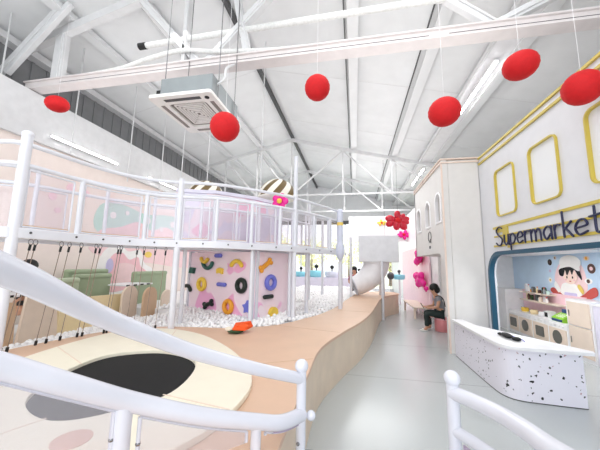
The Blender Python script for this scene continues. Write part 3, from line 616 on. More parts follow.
def hold(t, mp, name, m, lb, kind, u, v, **k):
    b = MB(); d0, d1 = 0, .05
    if kind == 'ring':
        r = k.get('r', .11); b.tube([mp(u + r * math.cos(a), v + r * math.sin(a), .035) for a in [2 * PI * i / 24 for i in range(24)]], .047, 10, closed=True)
    elif kind == 'bar':
        L, a = k['L'], k.get('a', 0); c, s_ = math.cos(a) * L / 2, math.sin(a) * L / 2
        b.tube([mp(u - c, v - s_, .035), mp(u + c, v + s_, .035)], .042, 10); b.ball(mp(u - c, v - s_, .035), .042, 10); b.ball(mp(u + c, v + s_, .035), .042, 10)
    elif kind == 'arc':
        r, a0, a1 = k['r'], k['a0'], k['a1']; P = [mp(u + r * math.cos(math.radians(a0 + (a1 - a0) * i / 12)), v + r * math.sin(math.radians(a0 + (a1 - a0) * i / 12)), .035) for i in range(13)]
        b.tube(P, .042, 10); b.ball(P[0], .042, 10); b.ball(P[-1], .042, 10)
    elif kind == 'bone':
        L, a = k['L'], k.get('a', 0); c, s_ = math.cos(a) * L / 2, math.sin(a) * L / 2; px, py = -math.sin(a) * .05, math.cos(a) * .05
        b.tube([mp(u - c, v - s_, .035), mp(u + c, v + s_, .035)], .045, 10)
        for q in (-1, 1):
            for e in (-1, 1): b.ball(mp(u + q * c + e * px * .7, v + q * s_ + e * py * .7, .035), .045, 10)
    elif kind == 'poly':
        b.prism([(u + x, v + y) for x, y in k['p']], 0, .06, mp=mp)
    o = b.build(name, m, t); o['label'] = lb; return o
star = [((.13 if i % 2 == 0 else .075) * math.cos(PI / 2 + PI * i / 5), (.13 if i % 2 == 0 else .075) * math.sin(PI / 2 + PI * i / 5)) for i in range(10)]
for a in (
    (tL, mL, 'climbing_hold', 'yellow', 'yellow wavy hold', 'arc', .6, 1.88, dict(r=.12, a0=200, a1=330)), (tL, mL, 'climbing_hold', 'bluep', 'periwinkle bar hold', 'bar', 1.07, 1.9, dict(L=.14)),
    (tL, mL, 'climbing_hold', 'tealp', 'dark teal curved hold', 'arc', .72, 1.80, dict(r=.17, a0=200, a1=340)), (tL, mL, 'climbing_hold', 'tealp', 'dark teal block hold', 'poly', .17, 1.57, dict(p=[(-.09, -.06), (.07, -.07), (.1, .06), (-.06, .07)])),
    (tL, mL, 'climbing_hold', 'yellow', 'yellow boomerang hold', 'arc', 1.64, 1.62, dict(r=.17, a0=30, a1=150)), (tL, mL, 'climbing_hold', 'yellow', 'small yellow hold', 'poly', 1.14, 1.58, dict(p=[(-.08, -.05), (0, -.03), (.08, -.06), (.09, .05), (0, .07), (-.09, .04)])),
    (tL, mL, 'climbing_hold', 'yellow', 'yellow ring hold', 'ring', .55, 1.28, {}), (tL, mL, 'climbing_hold', 'bluep', 'periwinkle long bar hold', 'bar', 1.22, 1.31, dict(L=.2)), (tL, mL, 'climbing_hold', 'blackp', 'black ring hold', 'ring', 1.80, 1.32, {}),
    (tL, mL, 'climbing_hold', 'blackp', 'black curved hold', 'arc', .02, 1.08, dict(r=.14, a0=20, a1=110)), (tL, mL, 'climbing_hold', 'blackp', 'black bone hold', 'bone', .82, .88, dict(L=.24, a=.35)), (tL, mL, 'climbing_hold', 'orange', 'orange ring hold', 'ring', 1.45, .89, {}), (tL, mL, 'climbing_hold', 'bluep', 'periwinkle star hold', 'poly', 2.0, .93, dict(p=star)),
    (tR, mR, 'climbing_hold', 'orange', 'orange bone hold', 'bone', .24, 1.72, dict(L=.3, a=.55)), (tR, mR, 'climbing_hold', 'bluep', 'periwinkle ring hold', 'ring', .40, 1.38, dict(r=.115)), (tR, mR, 'climbing_hold', 'blackp', 'black bar hold', 'bar', .34, 1.11, dict(L=.2)), (tR, mR, 'climbing_hold', 'yellow', 'round yellow hold', 'poly', .5, .78, dict(p=ell(0, 0, .12)))):
    hold(*a[:8], **a[8])
# striped candy domes
def dome(x, y, z, r, lb, tw):
    t = thing('striped_dome', lb, 'dome', (x, y, z), 'striped domes'); n = 48
    pr = [(r * math.cos(PI / 2 * i / 12) + 1e-4, r * 1.0 * math.sin(PI / 2 * i / 12)) for i in range(13)]
    b = MB(); b.lathe(pr, (x, y, z + .2), n, 0, None, True, lambda i, j: 1 if j // 3 % 2 == 0 else 0, tw); b.build('swirl_cap', ['stripe_l', 'stripe_d'], t)
    b = MB(); b.lathe([(r * .5, 0), (r * .5, .16), (r * 1.02, .17), (r * 1.02, .2), (r * .9, .21)], (x, y, z), n); b.build('rim', 'stripe_l', t)
dome(-4.0, 7.0, 3.27, .5, 'brown and ivory striped dome on the left end of the play block', .1)
dome(-2.0, 7.1, 3.27, .5, 'brown and ivory striped dome on the right end of the play block', .1)
# pink flower ornament on the block
t = thing('pink_flower', 'pink flower ornament on the right end of the play block', 'ornament', (-1.62, 5.9, 3.05))
b = MB()
for k in range(5): a = 2 * PI * k / 5; b.ball((-1.62 + .11 * math.cos(a), 5.98, 3.12 + .11 * math.sin(a)), .085, 10, 0, (1, .35, 1))
b.build('petals', 'magenta', t)
b = MB(); b.ball((-1.62, 5.93, 3.12), .06, 10, 0, (1, .5, 1)); b.build('flower_eye', 'yellow', t)

# ------------------------------------------------------------------ slide
t = thing('slide', 'white curved slide coming down from a grey box at the far end of the pit', 'slide', (.7, 10.5, .55))
b = MB(); b.b2((.13, 10.05, 1.87), (1.45, 11.2, 2.78)); b.build('top_box', 'greytop', t, .02)
ctr = spline([(.74, 10.6, 1.9), (.72, 10.6, 1.72), (.62, 10.55, 1.5), (.42, 10.5, 1.28), (.2, 10.45, 1.12), (-.02, 10.4, 1.02)], 5)
n = len(ctr); b = MB(); b.tube(ctr, [.46 - .14 * (i / (n - 1)) ** 1.5 for i in range(n)], 24, cap=False); b.build('chute', 'white', t)
b = MB(); b.tube([ctr[-1], ctr[-1] + (ctr[-1] - ctr[-2])], [.325, .325], 24, cap=False); b.build('chute_rim', 'steel', t)
b = MB(); b.tube([(.95, 10.9, 0.52), (.95, 10.9, 1.88)], .1, 10); b.build('support', 'greytop', t)

# ================================================================== FOREGROUND RAILINGS
t = thing('stair_railing', 'white tube stair railing in the left foreground with acrylic panels', 'railing', (-.365, 2.03, 0), 'stair railings')
b = MB(); b.tube(spline([(-.37, 2.03, .98), (-.6, 1.72, 1.13), (-.82, 1.42, 1.29), (-.92, 1.16, 1.435), (-.93, .92, 1.555), (-.87, .66, 1.68), (-.84, .55, 1.725), (-.75, .3, 1.82)], 8), .037, 16); b.build('upper_rail', 'steel', t)
low = spline([(-.36, 2.03, .755), (-.45, 1.84, .79), (-.56, 1.71, .845), (-.78, 1.48, .96), (-1.01, 1.24, 1.11), (-1.13, 1.0, 1.27), (-1.21, .83, 1.385), (-1.27, .6, 1.52), (-1.28, .3, 1.66)], 8)
b = MB(); b.tube(low, .043, 16); b.build('lower_rail', 'steel', t)
b = MB(); b.tube([(-.365, 2.03, 0), (-.365, 2.03, 1.04)], .033, 14); o = b.build('end_post', 'steel', t)
b = MB(); b.ball((-.365, 2.03, 1.06), .046, 18); b.build('ball_cap', 'steel', o)
b = MB(); b.ball((-.30, 2.05, .745), .032, 14); b.build('end_ball', 'steel', o)
for x, y, z in ((-.565, 1.70, .84), (-1.03, 1.215, 1.115)):
    b = MB(); b.tube([(x, y, .72 if x < -.6 else .70), (x, y, z)], .038 if x < -.6 else .03, 14); b.build('post', 'steel', t)
def rail_panel(i0, i1, m, drop):
    P = low[i0:i1]; n = len(P); b = MB()
    V = [(p.x, p.y, p.z - .055) for p in P] + [(p.x, p.y, max(.76, p.z - drop)) for p in P]
    b.add(V, [(i, i + 1, n + i + 1, n + i) for i in range(n - 1)]); o = b.build('acrylic_panel', m, t)
    md = o.modifiers.new('solid', 'SOLIDIFY'); md.thickness = .008
    b = MB(); b.tube([(p.x, p.y, p.z - .055) for p in P], .006, 6); b.tube([(P[0].x, P[0].y, P[0].z - .055), V[n]], .01, 6); b.tube([(P[-1].x, P[-1].y, P[-1].z - .055), V[-1]], .01, 6); b.build('panel_edge', 'steel', o)
    for q in (0, n - 1): b = MB(); b.ball((P[q].x, P[q].y, P[q].z - .17), .012, 8); b.build('clip', 'chrome', o)
rail_panel(2, 15, 'cloud', .5); rail_panel(18, 32, 'milky', .5); rail_panel(34, 60, 'milky', .7)
t = thing('stair_railing', 'white tube stair railing at the bottom right of the opening', 'railing', (.57, 1.98, 0), 'stair railings')
b = MB(); b.tube([(.57, 1.98, 0), (.57, 1.98, 1.05)], .036, 14); o = b.build('end_post', 'steel', t)
b = MB(); b.ball((.57, 1.98, 1.08), .047, 18); b.build('ball_cap', 'steel', o)
b = MB(); b.tube(spline([(.57, 1.98, 1.0), (.64, 1.84, 1.015), (.69, 1.66, 1.04), (.70, 1.45, 1.075), (.69, 1.25, 1.11), (.66, .9, 1.2)], 8), .04, 16); b.build('upper_rail', 'steel', t)
b = MB(); b.tube(spline([(.57, 1.98, .79), (.64, 1.84, .80), (.69, 1.66, .82), (.70, 1.45, .85), (.69, 1.25, .89), (.66, .9, .98)], 8), .032, 16); b.build('lower_rail', 'steel', t)
P = spline([(.6, 1.92, .75), (.66, 1.76, .76), (.69, 1.6, .78), (.70, 1.4, .82), (.69, 1.2, .86)], 6); n = len(P)
b = MB(); b.add([tuple(p) for p in P] + [(p.x, p.y, .2) for p in P], [(i, i + 1, n + i + 1, n + i) for i in range(n - 1)]); o = b.build('acrylic_panel', 'cloud', t); md = o.modifiers.new('solid', 'SOLIDIFY'); md.thickness = .008

# ================================================================== SUPERMARKET THINGS
# sign
t = thing('supermarket_sign', 'dark blue Supermarket lettering over yellow stripes on the ivory facade', 'sign', (FX, 4.8, 2.1))
smap = lambda u, v, w: (FX - w, u, v)
for i, (y0, y1, z0, z1) in enumerate(((1.0, 6.12, 2.475, 2.515), (5.62, 6.02, 2.40, 2.475), (1.0, 6.09, 2.315, 2.345), (1.0, 6.12, 2.135, 2.17), (5.5, 5.62, 2.10, 2.13), (5.58, 5.75, 2.2, 2.47))):
    b = MB(); b.b2((FX - .016 - .0015 * i, y0, z0), (FX, y1, z1)); b.build('stripe', 'gold', t)
def letter(strokes, y, w, zb, xh, name='letter'):
    b = MB()
    for st in strokes:
        pts = spline([(FX - .035, y - p[0] * w, zb + p[1] * xh) for p in st], 5) if len(st) > 2 else [Vector((FX - .035, y - p[0] * w, zb + p[1] * xh)) for p in st]
        b.tube(pts, .0135, 8)
        for p in (pts[0], pts[-1]): b.ball(p, .0135, 8)
    b.build(name, 'navy', t)
G = {'S': [[(.9, 1.75), (.5, 1.95), (.1, 1.6), (.35, 1.1), (.85, .65), (.7, .12), (.3, .02), (0, .3)]], 'u': [[(.1, 1), (.1, .3), (.4, 0), (.8, .3), (.9, 1)], [(.9, 1), (.95, 0)]],
     'p': [[(.1, 1), (.12, -.5)], [(.1, .8), (.5, 1.02), (.95, .6), (.6, .08), (.12, .15)]], 'e': [[(.1, .5), (.9, .62), (.75, 1), (.35, .98), (.05, .5), (.3, .03), (.9, .2)]],
     'r': [[(.15, 1), (.2, 0)], [(.18, .6), (.45, .98), (.95, .95)]], 'm': [[(.05, 1), (.08, 0)], [(.07, .65), (.3, 1), (.48, .7), (.48, 0)], [(.48, .65), (.72, 1), (.92, .7), (.95, 0)]],
     'a': [[(.9, .85), (.5, 1.02), (.08, .55), (.35, .02), (.85, .4)], [(.92, 1), (.95, 0)]], 'k': [[(.1, 1.85), (.14, 0)], [(.9, 1.05), (.18, .5)], [(.35, .6), (.95, -.02)]], 't': [[(.5, 1.7), (.5, .3), (.65, .02), (.9, .1)], [(.05, 1.1), (1.0, 1.18)]]}
xp = [('S', 5.97, .24), ('u', 5.69, .16), ('p', 5.49, .17), ('e', 5.27, .17), ('r', 5.07, .14), ('m', 4.90, .25), ('a', 4.60, .18), ('r', 4.38, .13), ('k', 4.21, .17), ('e', 4.00, .2), ('t', 3.77, .16)]
for ch, y, w in xp: letter(G[ch], y, w * 1.06, 2.15, .175)
# emblem on the arch block
t = thing('wall_emblem', 'small thin outlined head emblem on the ivory arch block', 'emblem', (AX, 7.8, 2.25))
b = MB(); b.tube([(AX - .008, 7.8 + .14 * math.cos(a), 2.5 + .13 * math.sin(a)) for a in [2 * PI * i / 20 for i in range(20)]], .008, 6, closed=True); b.build('outline', 'dark', t)
b = MB(); b.tube([(AX - .008, 7.86, 2.38), (AX - .008, 7.72, 2.44), (AX - .008, 7.7, 2.33)], .007, 6); b.tube([(AX - .008, 7.9, 2.36), (AX - .008, 7.74, 2.36)], .006, 6); b.build('neck_line', 'dark', t)
b = MB()
for k in range(2): b.b2((AX - .01, 7.76 + k * .07, 2.2), (AX, 7.81 + k * .07, 2.27))
b.build('characters', 'dark', t)
# terrazzo counter
t = thing('terrazzo_counter', 'white terrazzo play counter with black flecks in the aisle', 'counter', (2.3, 5.4, 0))
fr = [(1.95, 6.44), (1.955, 5.6), (1.965, 4.98), (2.0, 4.68), (2.14, 4.54), (2.45, 4.50), (2.86, 4.47)]
body = sp2(fr, 5) + [(2.9, 4.6), (2.2, 5.6), (2.08, 6.44)]
b = MB(); b.prism(body, .012, .66); b.build('body', 'terrazzo', t)
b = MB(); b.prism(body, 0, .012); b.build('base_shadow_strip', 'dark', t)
top = sp2([(1.91, 6.47), (1.915, 5.6), (1.925, 4.95), (1.96, 4.62), (2.1, 4.48), (2.45, 4.44), (2.96, 4.41)], 5) + [(3.0, 4.5), (2.25, 5.75), (2.16, 5.95), (2.12, 6.47)]
b = MB(); b.prism(top, .66, .70); b.build('worktop', 'white', t, .008)
# black pouch with strap
t = thing('black_pouch', 'small crumpled black pouch with a blue cord lying on the terrazzo counter', 'pouch', (2.27, 5.0, .70))
b = MB(); b.ball((2.25, 5.02, .735), .08, 14, 0, (.75, 1.7, .44)); b.ball((2.29, 4.84, .728), .062, 12, 0, (1.0, .9, .45)); b.ball((2.23, 5.17, .722), .05, 12, 0, (.8, 1.1, .42)); b.build('pouch_body', 'blackr', t)
b = MB(); b.tube(spline([(2.24, 5.12, .74), (2.31, 5.2, .735), (2.38, 5.08, .705), (2.40, 4.9, .704), (2.37, 4.8, .704)], 6), .006, 6); b.build('cord', 'bluep', t)
# kitchen units
KX = 4.3
def kitchen(y0, y1, kind, lb):
    t = thing('play_kitchen_unit', lb, 'play kitchen', ((KX + BX) / 2, (y0 + y1) / 2, 0), 'play kitchen units')
    yc, w = (y0 + y1) / 2, y1 - y0
    b = MB(); b.b2((KX, y0 + .004, 0), (BX - .01, y1 - .004, .6)); b.build('cabinet', 'white', t, .006)
    b = MB(); b.b2((KX - .02, y0 + .03, .07), (KX, y1 - .03, .47)); o = b.build('door', 'wood', t, .006)
    b = MB()
    if kind == 'round': b.lathe([(.14, 0), (.14, .012)], (KX - .02, yc, .29), 20, 0, Matrix.Rotation(-PI / 2, 3, 'Y'))
    else: b.prism(rrect(yc - .15, .17, yc + .15, .4, .03), 0, .012, mp=lambda u, v, w: (KX - .02 - w, u, v))
    b.build('door_glass', 'oven', o)
    for k in range(4): b = MB(); b.lathe([(.018, 0), (.014, .025)], (KX, y0 + w * (.2 + .2 * k), .535), 10, 0, Matrix.Rotation(-PI / 2, 3, 'Y')); b.build('knob', 'white', t)
ks = [(8.86, 9.36, 'square', 'white play oven unit with square dark window at the left end of the row'), (8.26, 8.86, 'round', 'white play washer unit with round dark window, second in the row'), (7.66, 8.26, 'square', 'white play oven unit with square dark window below the green toys'), (7.06, 7.66, 'round', 'white play washer unit with round dark window next to the tall cabinet')]
for k in ks: kitchen(*k)
b = MB(); b.b2((4.24, 9.38, 0), (4.3, 9.8, 1.15)); b.b2((4.3, 9.4, 0), (BX - .005, 9.8, 1.15)); o = b.build('side_board', 'white'); tag(o, 'plain white board closing the left end of the kitchen row', 'board')
b = MB(); b.b2((3.0, 7.55, 0), (3.06, 8.0, .95)); tag(b.build('cream_board', 'plyc', bevel=.01), 'narrow cream board standing just inside the blue frame', 'board')
# shelf board and shelves
t = thing('wall_shelf', 'white back board with two pink shelves above the kitchen row', 'shelf', (BX, 8.2, .6))
b = MB(); b.b2((BX - .03, 7.06, .6), (BX - .004, 9.36, 1.16)); b.build('back_board', 'lightpink', t)
b = MB(); b.b2((BX - .3, 7.5, .90), (BX - .03, 9.0, .93)); b.build('shelf_board', 'wood', t)
b = MB(); b.b2((BX - .3, 7.95, 1.1), (BX - .03, 9.0, 1.13)); b.build('shelf_board', 'wood', t)
# goods on the shelves
goods = [('milk_carton', 'white', (.07, .07, .17)), ('food_box', 'plyc', (.06, .1, .14)), ('food_tin', 'acgrey', None), ('sauce_bottle', 'greencloth', None), ('jam_jar', 'brown', None)]
cols = ['white', 'acgrey', 'plyc', 'whitem', 'tealm', 'brown', 'orange', 'wood', 'greencloth', 'chrome']
cn = dict(white='white', acgrey='silver', plyc='cream', whitem='white', tealm='pale green', brown='brown', orange='orange', wood='beige', greencloth='dark green', chrome='chrome')
wn = ['leftmost', 'second', 'third', 'fourth', 'fifth', 'sixth', 'seventh', 'eighth', 'ninth']
for lvl, z, y0, nn in (('upper', 1.13, 8.9, 9), ('lower', .93, 8.85, 8)):
    for i in range(nn):
        y = y0 - i * .115; x = BX - .17 + random.uniform(-.04, .04); h = random.uniform(.1, .19); c = cols[(i * 3 + (lvl == 'lower') * 2) % len(cols)]; k = i % 3
        nm = ('toy_carton', 'toy_bottle', 'toy_tin')[k]
        t = thing(nm, '%s toy %s, %s from the left on the %s pink shelf' % (cn[c], ('carton', 'bottle', 'tin')[k], wn[i], lvl), 'toy', (x, y, z), 'toy groceries')
        if k == 0:
            b = MB(); b.b2((x - .035, y - .04, z), (x + .035, y + .04, z + h)); b.build('box', c, t, .004)
            b = MB(); b.prism([(y - .04, z + h), (y + .04, z + h), (y, z + h + .03)], x - .035, x + .035, mp=lambda u, v, w: (w, u, v)); b.build('gable_top', c, t)
        elif k == 1:
            b = MB(); b.lathe([(.03, 0), (.032, h * .6), (.014, h * .8), (.014, h)], (x, y, z), 12); b.build('bottle', c, t); b = MB(); b.lathe([(.016, h), (.016, h + .02)], (x, y, z), 10); b.build('cap', 'red', t)
        else:
            b = MB(); b.lathe([(.036, 0), (.036, h * .7)], (x, y, z), 14); b.build('can', c, t); b = MB(); b.lathe([(.032, h * .7), (.032, h * .7 + .006)], (x, y, z), 14); b.build('lid', 'chrome', t)
# toys on the counter top
t = thing('toy_cash_register', 'lime green toy cash register with dark blue top on the kitchen row', 'toy', (4.45, 7.4, .6))
b = MB(); b.prism([(4.33, .6), (4.6, .6), (4.6, .78), (4.5, .78), (4.33, .68)], 7.22, 7.58, mp=lambda u, v, w: (u, w, v)); b.build('register_body', 'limep', t, .01)
b = MB(); b.b2((4.5, 7.28, .78), (4.6, 7.52, .86)); b.build('display', 'dkblue', t, .01)
b = MB(); b.b2((4.31, 7.25, .615), (4.335, 7.55, .66)); b.build('drawer', 'dkblue', t)
b = MB()
for i in range(4):
    for j in range(3): b.box((4.38 + j * .04, 7.3 + i * .06, .715 + j * .018), (.025, .03, .02))
b.build('keys', 'whitem', t)
for x, y, c, lb in ((4.45, 8.1, 'white', 'white toy pot on the kitchen row left of the green toy register'), (4.48, 8.9, 'yellow', 'yellow toy pot near the left end of the kitchen row'), (4.45, 8.45, 'plyc', 'cream toy pot in the middle of the kitchen row')):
    t = thing('toy_pot', lb, 'toy', (x, y, .6), 'toy pots')
    b = MB(); b.lathe([(.07, 0), (.085, .02), (.085, .1), (.07, .1), (.07, .02)], (x, y, .6), 16); b.build('pot', c, t)
    b = MB(); b.tube([(x, y + .08, .68), (x, y + .17, .69)], .01, 8); b.build('handle', 'blackr', t)
t = thing('toy_toaster', 'small white toy appliance with black front in the kitchen row', 'toy', (4.45, 7.85, .6))
b = MB(); b.b2((4.38, 7.78, .6), (4.55, 7.95, .76)); b.build('case', 'white', t, .01); b = MB(); b.b2((4.372, 7.8, .63), (4.38, 7.9, .73)); b.build('front', 'blackr', t)
# tall cabinets
t = thing('tall_cabinet', 'pale wooden cabinet with two stacked doors beside the kitchen row', 'cabinet', (4.5, 6.7, 0))
b = MB(); b.b2((KX, 6.36, 0), (BX - .006, 7.04, 1.14)); b.build('carcass', 'white', t, .006)
for z0, z1 in ((.08, .62), (.64, 1.09)):
    b = MB(); b.b2((KX - .02, 6.41, z0), (KX, 6.99, z1)); o = b.build('door', 'wood', t, .005)
    b = MB(); b.tube([(KX - .03, 6.93, (z0 + z1) / 2 - .06), (KX - .03, 6.93, (z0 + z1) / 2 + .06)], .008, 8); b.build('handle', 'chrome', o)
t = thing('low_cabinet', 'plain white cabinet at the right end of the supermarket row', 'cabinet', (4.5, 5.9, 0))
b = MB(); b.b2((KX, 5.3, 0), (BX - .006, 6.34, 1.08)); b.build('carcass', 'lilac', t, .006); b = MB(); b.b2((KX - .02, 5.3, 1.08), (BX - .006, 6.35, 1.11)); b.build('top', 'white', t)
# downlights
for x, y, lb in ((4.1, 7.45, 'round downlight in the supermarket ceiling above the shelves'), (4.0, 5.7, 'round downlight in the supermarket ceiling at the right')):
    t = thing('downlight', lb, 'light', (x, y, 2.06), 'downlights')
    b = MB(); b.lathe([(.06, 2.066), (.075, 2.066), (.075, 2.079), (.06, 2.079)], (x, y, 0), 20); b.build('ring', 'white', t); b = MB(); b.lathe([(.058, 2.07), (.058, 2.078)], (x, y, 0), 20); b.build('lens', 'glow2', t)
    l = bpy.data.lights.new('downlight_lamp', 'AREA'); l.shape = 'DISK'; l.size = .5; l.energy = 16; lo = bpy.data.objects.new('downlight_lamp', l); lo.location = (x - .65, y, 2.05); COL.objects.link(lo)
# mural: plain child chef with sweets
t = thing('chef_mural', 'painted mural of a child chef in a white hat on the blue wall', 'mural', (BX, 7.5, 1.0))
mm = lambda u, v, w: (BX - w, u, v)
def shape(name, poly, m, d=.006): b = MB(); b.prism(poly, d - .004, d, mp=mm); return b.build(name, m, t)
shape('pink_backdrop', sp2([(7.55, 2.02), (7.15, 1.86), (7.02, 1.5), (7.1, 1.2), (7.5, 1.08), (7.9, 1.2), (8.0, 1.5), (7.85, 1.8)], 6, True), 'pinkm', .005)
shape('red_band', sp2([(8.16, 1.2), (8.06, 1.3), (7.85, 1.2), (7.55, 1.1), (7.2, 1.18), (6.95, 1.34), (6.8, 1.38), (6.77, 1.24), (6.95, 1.14), (7.3, 1.0), (7.7, 1.0)], 5, True), 'redm', .0145)
shape('white_coat', sp2([(7.82, 1.24), (7.74, 1.40), (7.55, 1.44), (7.32, 1.40), (7.18, 1.24), (7.28, 1.12), (7.55, 1.09), (7.76, 1.13)], 5, True), 'whitem', .013)
shape('coat_shade', rrect(7.32, 1.14, 7.7, 1.22, .03), 'lilm', .017)
shape('face', ell(7.47, 1.58, .21, .17), 'face', .017)
shape('hair', sp2([(7.8, 1.62), (7.75, 1.8), (7.45, 1.86), (7.2, 1.75), (7.13, 1.52), (7.22, 1.6), (7.32, 1.73), (7.4, 1.62), (7.45, 1.72), (7.55, 1.6), (7.6, 1.72), (7.68, 1.58)], 4, True), 'blackm', .021)
shape('hat_brim', sp2([(7.8, 1.72), (7.72, 1.82), (7.4, 1.87), (7.16, 1.78), (7.2, 1.70), (7.42, 1.79), (7.7, 1.76)], 4, True), 'whitem', .026)
shape('hat_crown', sp2([(7.70, 1.76), (7.76, 1.88), (7.68, 2.0), (7.45, 2.05), (7.2, 2.0), (7.10, 1.88), (7.2, 1.78), (7.45, 1.83)], 4, True), 'whitem', .024)
for y in (7.56, 7.39): shape('eye', ell(y, 1.56, .018, .028, 10), 'blackm', .022)
shape('mouth', ell(7.47, 1.475, .03, .012, 10), 'redm', .022)
for y in (7.6, 7.34): shape('cheek', ell(y, 1.5, .03, .02, 10), 'rosem', .021)
shape('arm', sp2([(7.95, 1.45), (8.02, 1.35), (7.9, 1.2), (7.82, 1.26)], 4, True), 'whitem', .016); shape('yellow_scarf', sp2([(7.22, 1.42), (7.12, 1.3), (7.16, 1.22), (7.28, 1.36)], 4, True), 'yelm', .018)
for nm, y, z, r, m1, m2 in (('painted_cookie', 8.12, 1.9, .075, 'blackm', 'brown'), ('painted_donut', 6.87, 1.76, .1, 'brown', 'pinkm'), ('painted_cake', 6.98, 1.5, .1, 'whitem', 'brown'), ('painted_egg', 8.16, 1.47, .065, 'whitem', 'yelm'), ('painted_bread', 6.97, 1.97, .08, 'wood', 'orange'), ('painted_candy', 8.14, 1.69, .035, 'lilm', 'rosem'), ('painted_roll', 7.92, 2.0, .045, 'wood', 'brown')):
    o = shape(nm, ell(y, z, r, r * (.6 if 'cake' in nm or 'bread' in nm else 1)), m1, .006); shape('painted_center', ell(y, z, r * .42, r * .4), m2, .01)

# ================================================================== PERSON ON STOOL, CHAIRS
t = thing('round_pouf', 'coral pink round pouf under the person sitting in the aisle', 'stool', (2.34, 8.72, 0))
b = MB(); b.lathe([(.18, 0), (.195, .02), (.195, .34), (.17, .37), (.0001, .375)], (2.34, 8.72, 0), 24); b.build('seat_pad', 'pinkpouf', t)
b = MB(); b.lathe([(.197, .32), (.201, .325), (.197, .33)], (2.34, 8.72, 0), 24); b.build('piping', 'lightpink', t)
t = thing('person', 'person in grey vest and dark trousers sitting on the pink pouf with a phone', 'person', (2.28, 8.7, 0))
px, py = 2.32, 8.7
# skeleton: pelvis, spine, neck, head | arms | legs ; facing -X
V = [(px, py, .45, .12), (px - .03, py, .62, .115), (px - .06, py, .80, .125), (px - .09, py, .90, .085), (px - .13, py, .97, .05), (px - .17, py, 1.06, .085), (px - .19, py, 1.16, .09),
     (px - .08, py - .17, .87, .055), (px - .14, py - .21, .66, .042), (px - .34, py - .12, .62, .034), (px - .42, py - .06, .63, .026),
     (px - .08, py + .17, .87, .055), (px - .14, py + .21, .66, .042), (px - .34, py + .12, .62, .034), (px - .42, py + .03, .63, .026),
     (px - .06, py - .09, .44, .095), (px - .42, py - .11, .46, .075), (px - .40, py - .11, .25, .055), (px - .42, py - .11, .07, .04), (px - .53, py - .11, .035, .032),
     (px - .06, py + .09, .44, .095), (px - .40, py + .11, .47, .075), (px - .30, py + .11, .25, .055), (px - .27, py + .11, .07, .04), (px - .39, py + .11, .035, .032)]
Ed = [(0, 1), (1, 2), (2, 3), (3, 4), (4, 5), (5, 6), (3, 7), (7, 8), (8, 9), (9, 10), (3, 11), (11, 12), (12, 13), (13, 14), (0, 15), (15, 16), (16, 17), (17, 18), (18, 19), (0, 20), (20, 21), (21, 22), (22, 23), (23, 24)]
body = skin('body', V, Ed, 'skin', t)
for sgn, hx, hy in ((-1, px - .43, py - .055), (1, px - .43, py + .03)):
    for k in range(4):
        L = (.05, .058, .054, .042)[k]; a = Vector((hx, hy - sgn * .0 + (k - 1.5) * .017, .63))
        b = MB(); b.tube(spline([a, a + Vector((-L * .6, 0, .004)), a + Vector((-L, -sgn * .01, .022))], 3), [.0085] * 6 + [.006], 6); b.build('finger', 'skin', body)
    b = MB(); b.tube([(hx + .01, hy - sgn * .03, .635), (hx - .025, hy - sgn * .045, .655)], .009, 6); b.build('thumb', 'skin', body)
# face on the front of the head
b = MB(); hc = Vector((px - .185, py, 1.11))
b.tube([hc + Vector((-.085, 0, .02)), hc + Vector((-.112, 0, -.012)), hc + Vector((-.09, 0, -.02))], [.008, .014, .01], 6); b.build('nose', 'skin', body)
b = MB()
for s_ in (-1, 1): b.ball(hc + Vector((-.084, s_ * .034, .018)), .011, 8)
b.build('eyes', 'hair', body)
b = MB(); b.ball(hc + Vector((-.082, 0, -.05)), .02, 8, 0, (.4, 1, .3)); b.build('mouth', 'redm', body)
b = MB()
for s_ in (-1, 1): b.ball(hc + Vector((0, s_ * .09, 0)), .026, 8, 0, (.7, .4, 1.1))
b.build('ears', 'skin', body)
b = MB(); b.ball((px - .155, py, 1.165), .125, 20, 0, (1, .95, .98)); b.ball((px - .1, py, 1.11), .11, 16, 0, (.9, 1, 1)); b.build('hair', 'hair', t)
V = [(px, py, .46, .14), (px - .03, py, .62, .135), (px - .06, py, .80, .14), (px - .09, py, .90, .10), (px - .08, py - .165, .87, .066), (px - .115, py - .19, .76, .058), (px - .08, py + .165, .87, .066), (px - .115, py + .19, .76, .058)]
skin('vest', V, [(0, 1), (1, 2), (2, 3), (3, 4), (4, 5), (3, 6), (6, 7)], 'shirt', t)
V = [(px + .01, py, .46, .135), (px - .06, py - .09, .455, .11), (px - .42, py - .11, .465, .088), (px - .40, py - .11, .28, .068), (px - .415, py - .11, .12, .06), (px - .06, py + .09, .455, .11), (px - .40, py + .11, .475, .088), (px - .30, py + .11, .28, .068), (px - .275, py + .11, .12, .06)]
skin('trousers', V, [(0, 1), (1, 2), (2, 3), (3, 4), (0, 5), (5, 6), (6, 7), (7, 8)], 'trous', t)
b = MB(); b.tube(spline([(px - .16, py - .1, .93), (px - .06, py - .125, .95), (px + .05, py - .07, .86), (px + .11, py + .0, .66)], 6), .014, 6); b.build('shoulder_strap', 'hair', t)
for x, y in ((px - .49, py - .11), (px - .345, py + .11)): b = MB(); b.ball((x, y, .022), .1, 14, 0, (1.15, .45, .22)); b.ball((x - .02, y, .05), .05, 10, 0, (.7, .95, .5)); b.build('sandal', 'sandal', t)
b = MB(); b.box((px - .49, py - .012, .665), (.012, .075, .15), 0, 0, Matrix.Rotation(-.5, 3, 'Y')); o = b.build('mobile_phone', 'blackr', None, .004); tag(o, 'dark phone held in the hands of the sitting person', 'phone')
